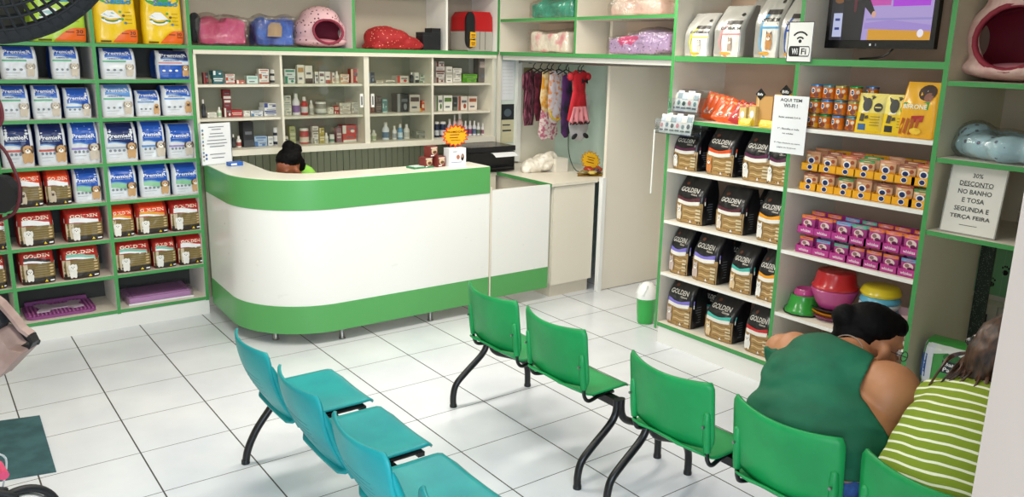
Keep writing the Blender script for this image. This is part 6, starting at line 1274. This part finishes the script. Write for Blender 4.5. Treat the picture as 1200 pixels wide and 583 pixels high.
body += [('c', sL, 0.085, eL, 0.058), ('c', eL, 0.055, wL, 0.032), ('e', sR+Vector((0.0, -0.02, -0.02)), (0.12, 0.105, 0.13)), ('c', sR, 0.112, sR.lerp(eR, 0.5), 0.10), ('c', sR.lerp(eR, 0.5), 0.10, eR, 0.068), ('c', eR, 0.058, wR, 0.032)]
body += hand_parts(wL, (0.5, -0.8, 0.1), (0.2, -0.2, -0.9), 0.95, 0.5, 1)+hand_parts(wR, (0.6, 0.7, 0.15), (0.2, 0.2, -0.9), 0.95, 0.5, -1)
kL, kR, aL, aR = Vector((2.32, -4.60, 0.50)), Vector((2.33, -4.98, 0.50)), Vector((2.30, -4.58, 0.09)), Vector((2.32, -5.0, 0.09))
body += [('c', hip+Vector((0.05, 0.12, -0.03)), 0.11, kL, 0.07), ('c', hip+Vector((0.05, -0.12, -0.03)), 0.11, kR, 0.07), ('c', kL, 0.065, aL, 0.035), ('c', kR, 0.065, aR, 0.035), ('c', aL, 0.034, aL+Vector((0.14, 0, -0.05)), 0.028), ('c', aR, 0.034, aR+Vector((0.14, 0, -0.05)), 0.028)]
inp(blob(body, [SKIN], 'body', r, 0.0085, 4), base)
nk = neck
def tank_keep(c):
    # neckline scoop at the back of the neck, armholes at both shoulders
    if (Vector(c)-(nk+Vector((0.035, -0.01, 0.035)))).length < 0.125: return False
    for s_, rad in ((sL+Vector((0.03, 0.05, 0.0)), 0.105), (sR+Vector((0.03, -0.06, -0.03)), 0.185)):
        if (Vector(c)-s_).length < rad: return False
    return c.z > 0.56+0.10*(1.9-c.x)
o = blob(torso+[('e', sR.lerp(uback, 0.5)+Vector((-0.02, 0, 0.0)), (0.11, 0.14, 0.10))], [TANK], 'tank_top', r, 0.009, 5, grow=0.007, keep=tank_keep, push=lambda c: (0.0065*math.sin(c.z*72+c.y*22+5*noise.noise(c*5))*(0.5+noise.noise(c*4)))*(1-smoothstep(0.78, 0.95, c.z)))
o.modifiers.new('s', 'SOLIDIFY').thickness = 0.003; inp(o, base)
jeans = [('e', hip+Vector((0, 0, -0.03)), (0.205, 0.265, 0.13)), ('e', (1.79, -4.74, 0.50), (0.10, 0.19, 0.065)), ('c', hip+Vector((0.05, 0.12, -0.03)), 0.135, kL, 0.085), ('c', hip+Vector((0.05, -0.12, -0.03)), 0.135, kR, 0.085), ('c', kL, 0.08, aL, 0.055), ('c', kR, 0.08, aR, 0.055)]
inp(blob(jeans, [DENIM], 'jeans', r, 0.012, 4, grow=0.004, keep=lambda c: c.z < 0.62), base)
hair = [HE(-0.035, 0, 0.060, 0.102, 0.085, 0.080), HE(-0.062, 0, -0.025, 0.052, 0.080, 0.080), HE(-0.085, 0, -0.015, 0.056, 0.070, 0.085), HE(-0.095, 0, -0.055, 0.055, 0.066, 0.065), HE(0.015, 0, 0.085, 0.070, 0.070, 0.048), HE(-0.135, 0.005, 0.045, 0.048, 0.048, 0.048), HE(-0.115, 0.0, 0.0, 0.04, 0.05, 0.05)]
inp(blob(hair, [HAIR], 'hair', r, 0.008, 3, push=lambda c: 0.003*noise.noise(c*70)), base)
g = MB()
for sd in (1, -1): g.tube([tuple(HP(0.108+0.0*math.cos(2*PI*k/16), sd*0.032+0.022*math.cos(2*PI*k/16), 0.0+0.018*math.sin(2*PI*k/16))) for k in range(17)], 0.0018, mat('3a2c28', 0.3), 6, cap=False).tube([tuple(HP(0.106, sd*0.054, 0.004)), tuple(HP(0.06, sd*0.078, 0.006)), tuple(HP(0.0, sd*0.082, 0.004))], 0.0018, mat('3a2c28', 0.3), 6)
g.tube([tuple(HP(0.110, -0.01, 0.004)), tuple(HP(0.113, 0, 0.006)), tuple(HP(0.110, 0.01, 0.004))], 0.0018, mat('3a2c28', 0.3), 6)
inp(g.build('glasses', r, smooth=True), base)
g = MB()
for sd in (1, -1):
    q = HP(0.085, sd*0.032, 0.002); g.lathe([(0.0001, 0.011), (0.008, 0.008), (0.011, 0), (0.008, -0.008), (0.0001, -0.011)], mat('e9e4de', 0.3), 12, tuple(q))
    q = HP(0.094, sd*0.033, 0.0); g.lathe([(0.0001, 0.004), (0.004, 0), (0.0001, -0.004)], mat('2a1a12', 0.3), 10, tuple(q))
inp(g.build('eyes', r, smooth=True), base)
inp(MB().tube([tuple(neck+Vector((-0.045+0.0*k, 0, 0))+Vector((0.062*math.cos(a)*0.3-0.0, 0.066*math.sin(a), 0.062*math.cos(a)*0.9+0.012))) for k, a in enumerate([-1.3+2.6*i/14 for i in range(15)])], 0.0022, mat('c9c4bc', 0.3, 0.8), 6).build('necklace', r, smooth=True), base)
o = blob([('c', aL+Vector((-0.03, 0, -0.055)), 0.045, aL+Vector((0.15, 0, -0.06)), 0.04)], [mat('d9d6cf', 0.6)], 'shoe', r, 0.01, 4); inp(o, base)
o = blob([('c', aR+Vector((-0.03, 0, -0.055)), 0.045, aR+Vector((0.15, 0, -0.06)), 0.04)], [mat('d9d6cf', 0.6)], 'shoe', r, 0.01, 4); inp(o, base)

# --- the person in the striped shirt
def stripes_mat():
    m = bpy.data.materials.new('striped_jersey'); m.use_nodes = True; nt = m.node_tree; b = nt.nodes['Principled BSDF']; b.inputs['Roughness'].default_value = 0.85
    tc = nt.nodes.new('ShaderNodeTexCoord'); dp = nt.nodes.new('ShaderNodeVectorMath'); dp.operation = 'DOT_PRODUCT'; dp.inputs[1].default_value = (0.48, 0.10, 0.86)
    nz = nt.nodes.new('ShaderNodeTexNoise'); nz.inputs['Scale'].default_value = 5; nt.links.new(tc.outputs['Object'], nz.inputs[0])
    ad = nt.nodes.new('ShaderNodeMath'); ad.operation = 'MULTIPLY_ADD'; ad.inputs[1].default_value = 0.03; nt.links.new(nz.outputs[0], ad.inputs[0]); nt.links.new(tc.outputs['Object'], dp.inputs[0]); nt.links.new(dp.outputs['Value'], ad.inputs[2])
    dv = nt.nodes.new('ShaderNodeMath'); dv.operation = 'MULTIPLY'; dv.inputs[1].default_value = 1/0.031; nt.links.new(ad.outputs[0], dv.inputs[0])
    fr_ = nt.nodes.new('ShaderNodeMath'); fr_.operation = 'FRACT'; nt.links.new(dv.outputs[0], fr_.inputs[0])
    r_ = nt.nodes.new('ShaderNodeValToRGB'); r_.color_ramp.interpolation = 'CONSTANT'; e = r_.color_ramp.elements; e[0].color = (*lin('7f9420'), 1); e[1].position = 0.74; e[1].color = (*lin('e9edd0'), 1)
    nt.links.new(fr_.outputs[0], r_.inputs[0]); nt.links.new(r_.outputs[0], b.inputs['Base Color']); return m
STR = stripes_mat()
base = (1.84, -5.33, 0.0)
r = person('person in a lime and white striped shirt leaning forward beside the white wall edge', base)
hc = Vector((2.10, -5.335, 1.08)); hf = Vector((0.85, -0.2, -0.5)); hu = Vector((0.45, -0.1, 0.88))
hp, HP, HR, he, HE = head_parts(hc, hf, hu, 1.0)
hip, waist, chest, uback, neck = Vector((1.78, -5.32, 0.55)), Vector((1.81, -5.32, 0.68)), Vector((1.89, -5.33, 0.82)), Vector((1.95, -5.33, 0.90)), Vector((2.03, -5.36, 1.0))
sL, sR = Vector((1.98, -5.17, 0.89)), Vector((1.98, -5.50, 0.90)); eL, eR = Vector((2.14, -5.16, 0.66)), Vector((2.15, -5.56, 0.66)); wL, wR = Vector((2.36, -5.27, 0.62)), Vector((2.36, -5.46, 0.62))
torso = [('e', hip, (0.17, 0.22, 0.14)), ('e', waist, (0.165, 0.225, 0.15), (0, 0.3, 0)), ('e', chest, (0.155, 0.215, 0.15), (0, 0.5, 0)), ('e', waist.lerp(chest, 0.5), (0.16, 0.222, 0.17), (0, 0.4, 0)), ('e', hip.lerp(waist, 0.6), (0.168, 0.226, 0.14)), ('e', uback, (0.12, 0.185, 0.11), (0, 0.6, 0)), ('c', sL, 0.065, sR, 0.065)]
body = torso+[('c', uback+Vector((0.02, 0, 0.02)), 0.075, neck, 0.055), ('c', neck, 0.054, HP(-0.02, 0, -0.04), 0.052)]+hp
body += [('c', sL, 0.062, eL, 0.045), ('c', eL, 0.043, wL, 0.028), ('c', sR, 0.062, eR, 0.045), ('c', eR, 0.043, wR, 0.028)]+hand_parts(wL, (0.6, -0.6, 0.1), (0.2, 0, -0.9), 0.9, 0.5, 1)+hand_parts(wR, (0.6, 0.5, 0.1), (0.2, 0, -0.9), 0.9, 0.5, -1)
kL, kR, aL, aR = Vector((2.30, -5.20, 0.50)), Vector((2.30, -5.47, 0.50)), Vector((2.28, -5.2, 0.09)), Vector((2.30, -5.48, 0.09))
body += [('c', hip+Vector((0.05, 0.09, -0.03)), 0.095, kL, 0.06), ('c', hip+Vector((0.05, -0.09, -0.03)), 0.095, kR, 0.06), ('c', kL, 0.055, aL, 0.035), ('c', kR, 0.055, aR, 0.035), ('c', aL, 0.034, aL+Vector((0.13, 0, -0.05)), 0.026), ('c', aR, 0.034, aR+Vector((0.13, 0, -0.05)), 0.026)]
inp(blob(body, [SKIN2], 'body', r, 0.009, 4), base)
inp(blob(torso+[('c', sL, 0.068, sL.lerp(eL, 0.55), 0.066), ('c', sR, 0.068, sR.lerp(eR, 0.55), 0.066)], [STR], 'striped_shirt', r, 0.010, 16, grow=0.010, keep=lambda c: (c-neck).length > 0.085 and c.z > 0.46), base)
inp(blob([('e', hip+Vector((0, 0, -0.03)), (0.175, 0.225, 0.12)), ('c', hip+Vector((0.05, 0.09, -0.03)), 0.115, kL, 0.075), ('c', hip+Vector((0.05, -0.09, -0.03)), 0.115, kR, 0.075), ('c', kL, 0.07, aL, 0.05), ('c', kR, 0.07, aR, 0.05)], [DENIM], 'jeans', r, 0.013, 4, grow=0.004, keep=lambda c: c.z < 0.56), base)
hair = [HE(-0.025, 0, 0.045, 0.108, 0.092, 0.092), HE(-0.09, 0, -0.0, 0.075, 0.085, 0.10), ('c', HP(-0.09, 0.01, -0.04), 0.075, Vector((1.97, -5.28, 0.995)), 0.035), ('c', HP(-0.08, 0.03, -0.04), 0.05, Vector((1.98, -5.20, 0.97)), 0.020)]
inp(blob(hair, [HAIRB], 'hair', r, 0.009, 3, push=lambda c: 0.005*noise.noise(Vector((c.x*30, c.y*90, c.z*30)))), base)
ls = MB(); rnd = random.Random(3)
for k in range(34):
    t = rnd.random(); a = Vector(HP(-0.09, 0.05-0.10*rnd.random(), -0.03)); m_ = Vector((1.99+0.04*rnd.random(), -5.17-0.25*t, 1.045+0.012*rnd.random())); e_ = Vector((1.90+0.05*rnd.random(), -5.15-0.36*t, 0.995-0.03*rnd.random()))
    e2 = e_+Vector((-0.07, 0.03*(rnd.random()-0.3), -0.045-0.05*rnd.random()))
    if t < 0.35: e2 = Vector((1.92, -5.12-0.04*rnd.random(), 0.90-0.05*rnd.random()))
    ls.tube(path_smooth([a, m_, e_+Vector((0, 0, 0.03)), e2]), [0.006]*6+[0.006, 0.006, 0.006, 0.005, 0.005, 0.005, 0.004, 0.004, 0.003, 0.003, 0.002, 0.002, 0.001], HAIRB, 5)
inp(ls.build('loose_hair', r, smooth=True), base)
cl = MB()
for k in range(4): cl.lathe([(0.0001, 0.018), (0.014, 0.010), (0.018, 0), (0.014, -0.010), (0.0001, -0.018)], mat('0d0d10', 0.12, 0, 0.5), 14, tuple(Vector(onx(1138+8*k, 401-4*(k % 2), 2.0))))
cl.tube([tuple(onx(1136, 403, 2.01)), tuple(onx(1150, 400, 2.01)), tuple(onx(1164, 402, 2.02))], 0.01, mat('0d0d10', 0.12, 0, 0.5), 8)
inp(cl.build('hair_clip', r, smooth=True), base)
for a in (aL, aR): inp(blob([('c', a+Vector((-0.03, 0, -0.055)), 0.045, a+Vector((0.15, 0, -0.06)), 0.04)], [mat('2a2c30', 0.6)], 'shoe', r, 0.01, 4), base)

# --- the receptionist behind the counter
base = (1.62, -0.72, 0.0)
r = person('person with dark tied up hair seated low behind the curved counter', base)
hc = Vector((1.46, -0.66, 1.15)); hf = Vector((-0.85, -0.45, -0.45)); hu = Vector((-0.4, -0.2, 0.9))
hp, HP, HR, he, HE = head_parts(hc, hf, hu, 1.0)
torso = [('e', (1.64, -0.58, 0.50), (0.16, 0.18, 0.14)), ('e', (1.64, -0.58, 0.68), (0.13, 0.17, 0.18)), ('e', (1.62, -0.60, 0.88), (0.13, 0.18, 0.15)), ('c', (1.68, -0.78, 0.96), 0.06, (1.52, -0.44, 0.96), 0.06)]
body = torso+[('c', (1.60, -0.60, 0.98), 0.06, HP(-0.02, 0, -0.04), 0.052)]+hp+[('c', (1.68, -0.78, 0.95), 0.055, (1.55, -0.95, 0.78), 0.04), ('c', (1.55, -0.95, 0.82), 0.04, (1.35, -0.88, 0.81), 0.028), ('c', (1.52, -0.44, 0.95), 0.055, (1.36, -0.40, 0.80), 0.04), ('c', (1.36, -0.40, 0.82), 0.04, (1.25, -0.55, 0.81), 0.028)]
body += hand_parts((1.35, -0.88, 0.81), (-0.9, 0.3, 0), (0, 0, -1), 0.9, 0.3, 1)+hand_parts((1.25, -0.55, 0.81), (-0.5, -0.8, 0), (0, 0, -1), 0.9, 0.3, -1)
body += [('c', (1.60, -0.66, 0.50), 0.09, (1.25, -0.82, 0.52), 0.065), ('c', (1.60, -0.50, 0.50), 0.09, (1.22, -0.62, 0.52), 0.065), ('c', (1.25, -0.82, 0.5), 0.06, (1.27, -0.82, 0.06), 0.04), ('c', (1.22, -0.62, 0.5), 0.06, (1.25, -0.62, 0.06), 0.04)]
inp(blob(body, [SKIN3], 'body', r, 0.0095, 4), base)
inp(blob(torso+[('c', (1.68, -0.78, 0.95), 0.06, (1.60, -0.88, 0.86), 0.055), ('c', (1.52, -0.44, 0.95), 0.06, (1.44, -0.42, 0.88), 0.055), ('e', (1.62, -0.62, 1.07), (0.06, 0.07, 0.10), (0, -0.5, 0))], [mat('8fd14a', 0.7)], 'green_shirt', r, 0.011, 4, grow=0.009), base)
inp(blob([('e', (1.62, -0.58, 0.48), (0.17, 0.19, 0.13)), ('c', (1.60, -0.66, 0.50), 0.10, (1.25, -0.82, 0.52), 0.075), ('c', (1.60, -0.50, 0.50), 0.10, (1.22, -0.62, 0.52), 0.075), ('c', (1.25, -0.82, 0.5), 0.07, (1.27, -0.82, 0.10), 0.05), ('c', (1.22, -0.62, 0.5), 0.07, (1.25, -0.62, 0.10), 0.05)], [DENIM], 'jeans', r, 0.013, 4, grow=0.004), base)
inp(blob([HE(-0.035, 0, 0.068, 0.104, 0.088, 0.080), HE(-0.085, 0, 0.0, 0.055, 0.075, 0.08), HE(-0.075, 0, 0.145, 0.05, 0.048, 0.045), HE(-0.12, 0, 0.09, 0.05, 0.055, 0.05)], [HAIR], 'hair', r, 0.008, 3, push=lambda c: 0.006*noise.noise(c*60)), base)
r = thing('office_stool', 'low stool under the person behind the counter', 'stool', (1.63, -0.58, 0))
MB().lathe([(0.17, 0.33), (0.18, 0.35), (0.17, 0.38), (0.0001, 0.385)], BK, 24).build('seat', r, smooth=True)
MB().lathe([(0.2, 0.0), (0.2, 0.02), (0.03, 0.05), (0.025, 0.33)], DARK, 20).build('base', r, smooth=True)
bpy.context.view_layer.update()
bpy.data.scenes.remove(TMP)
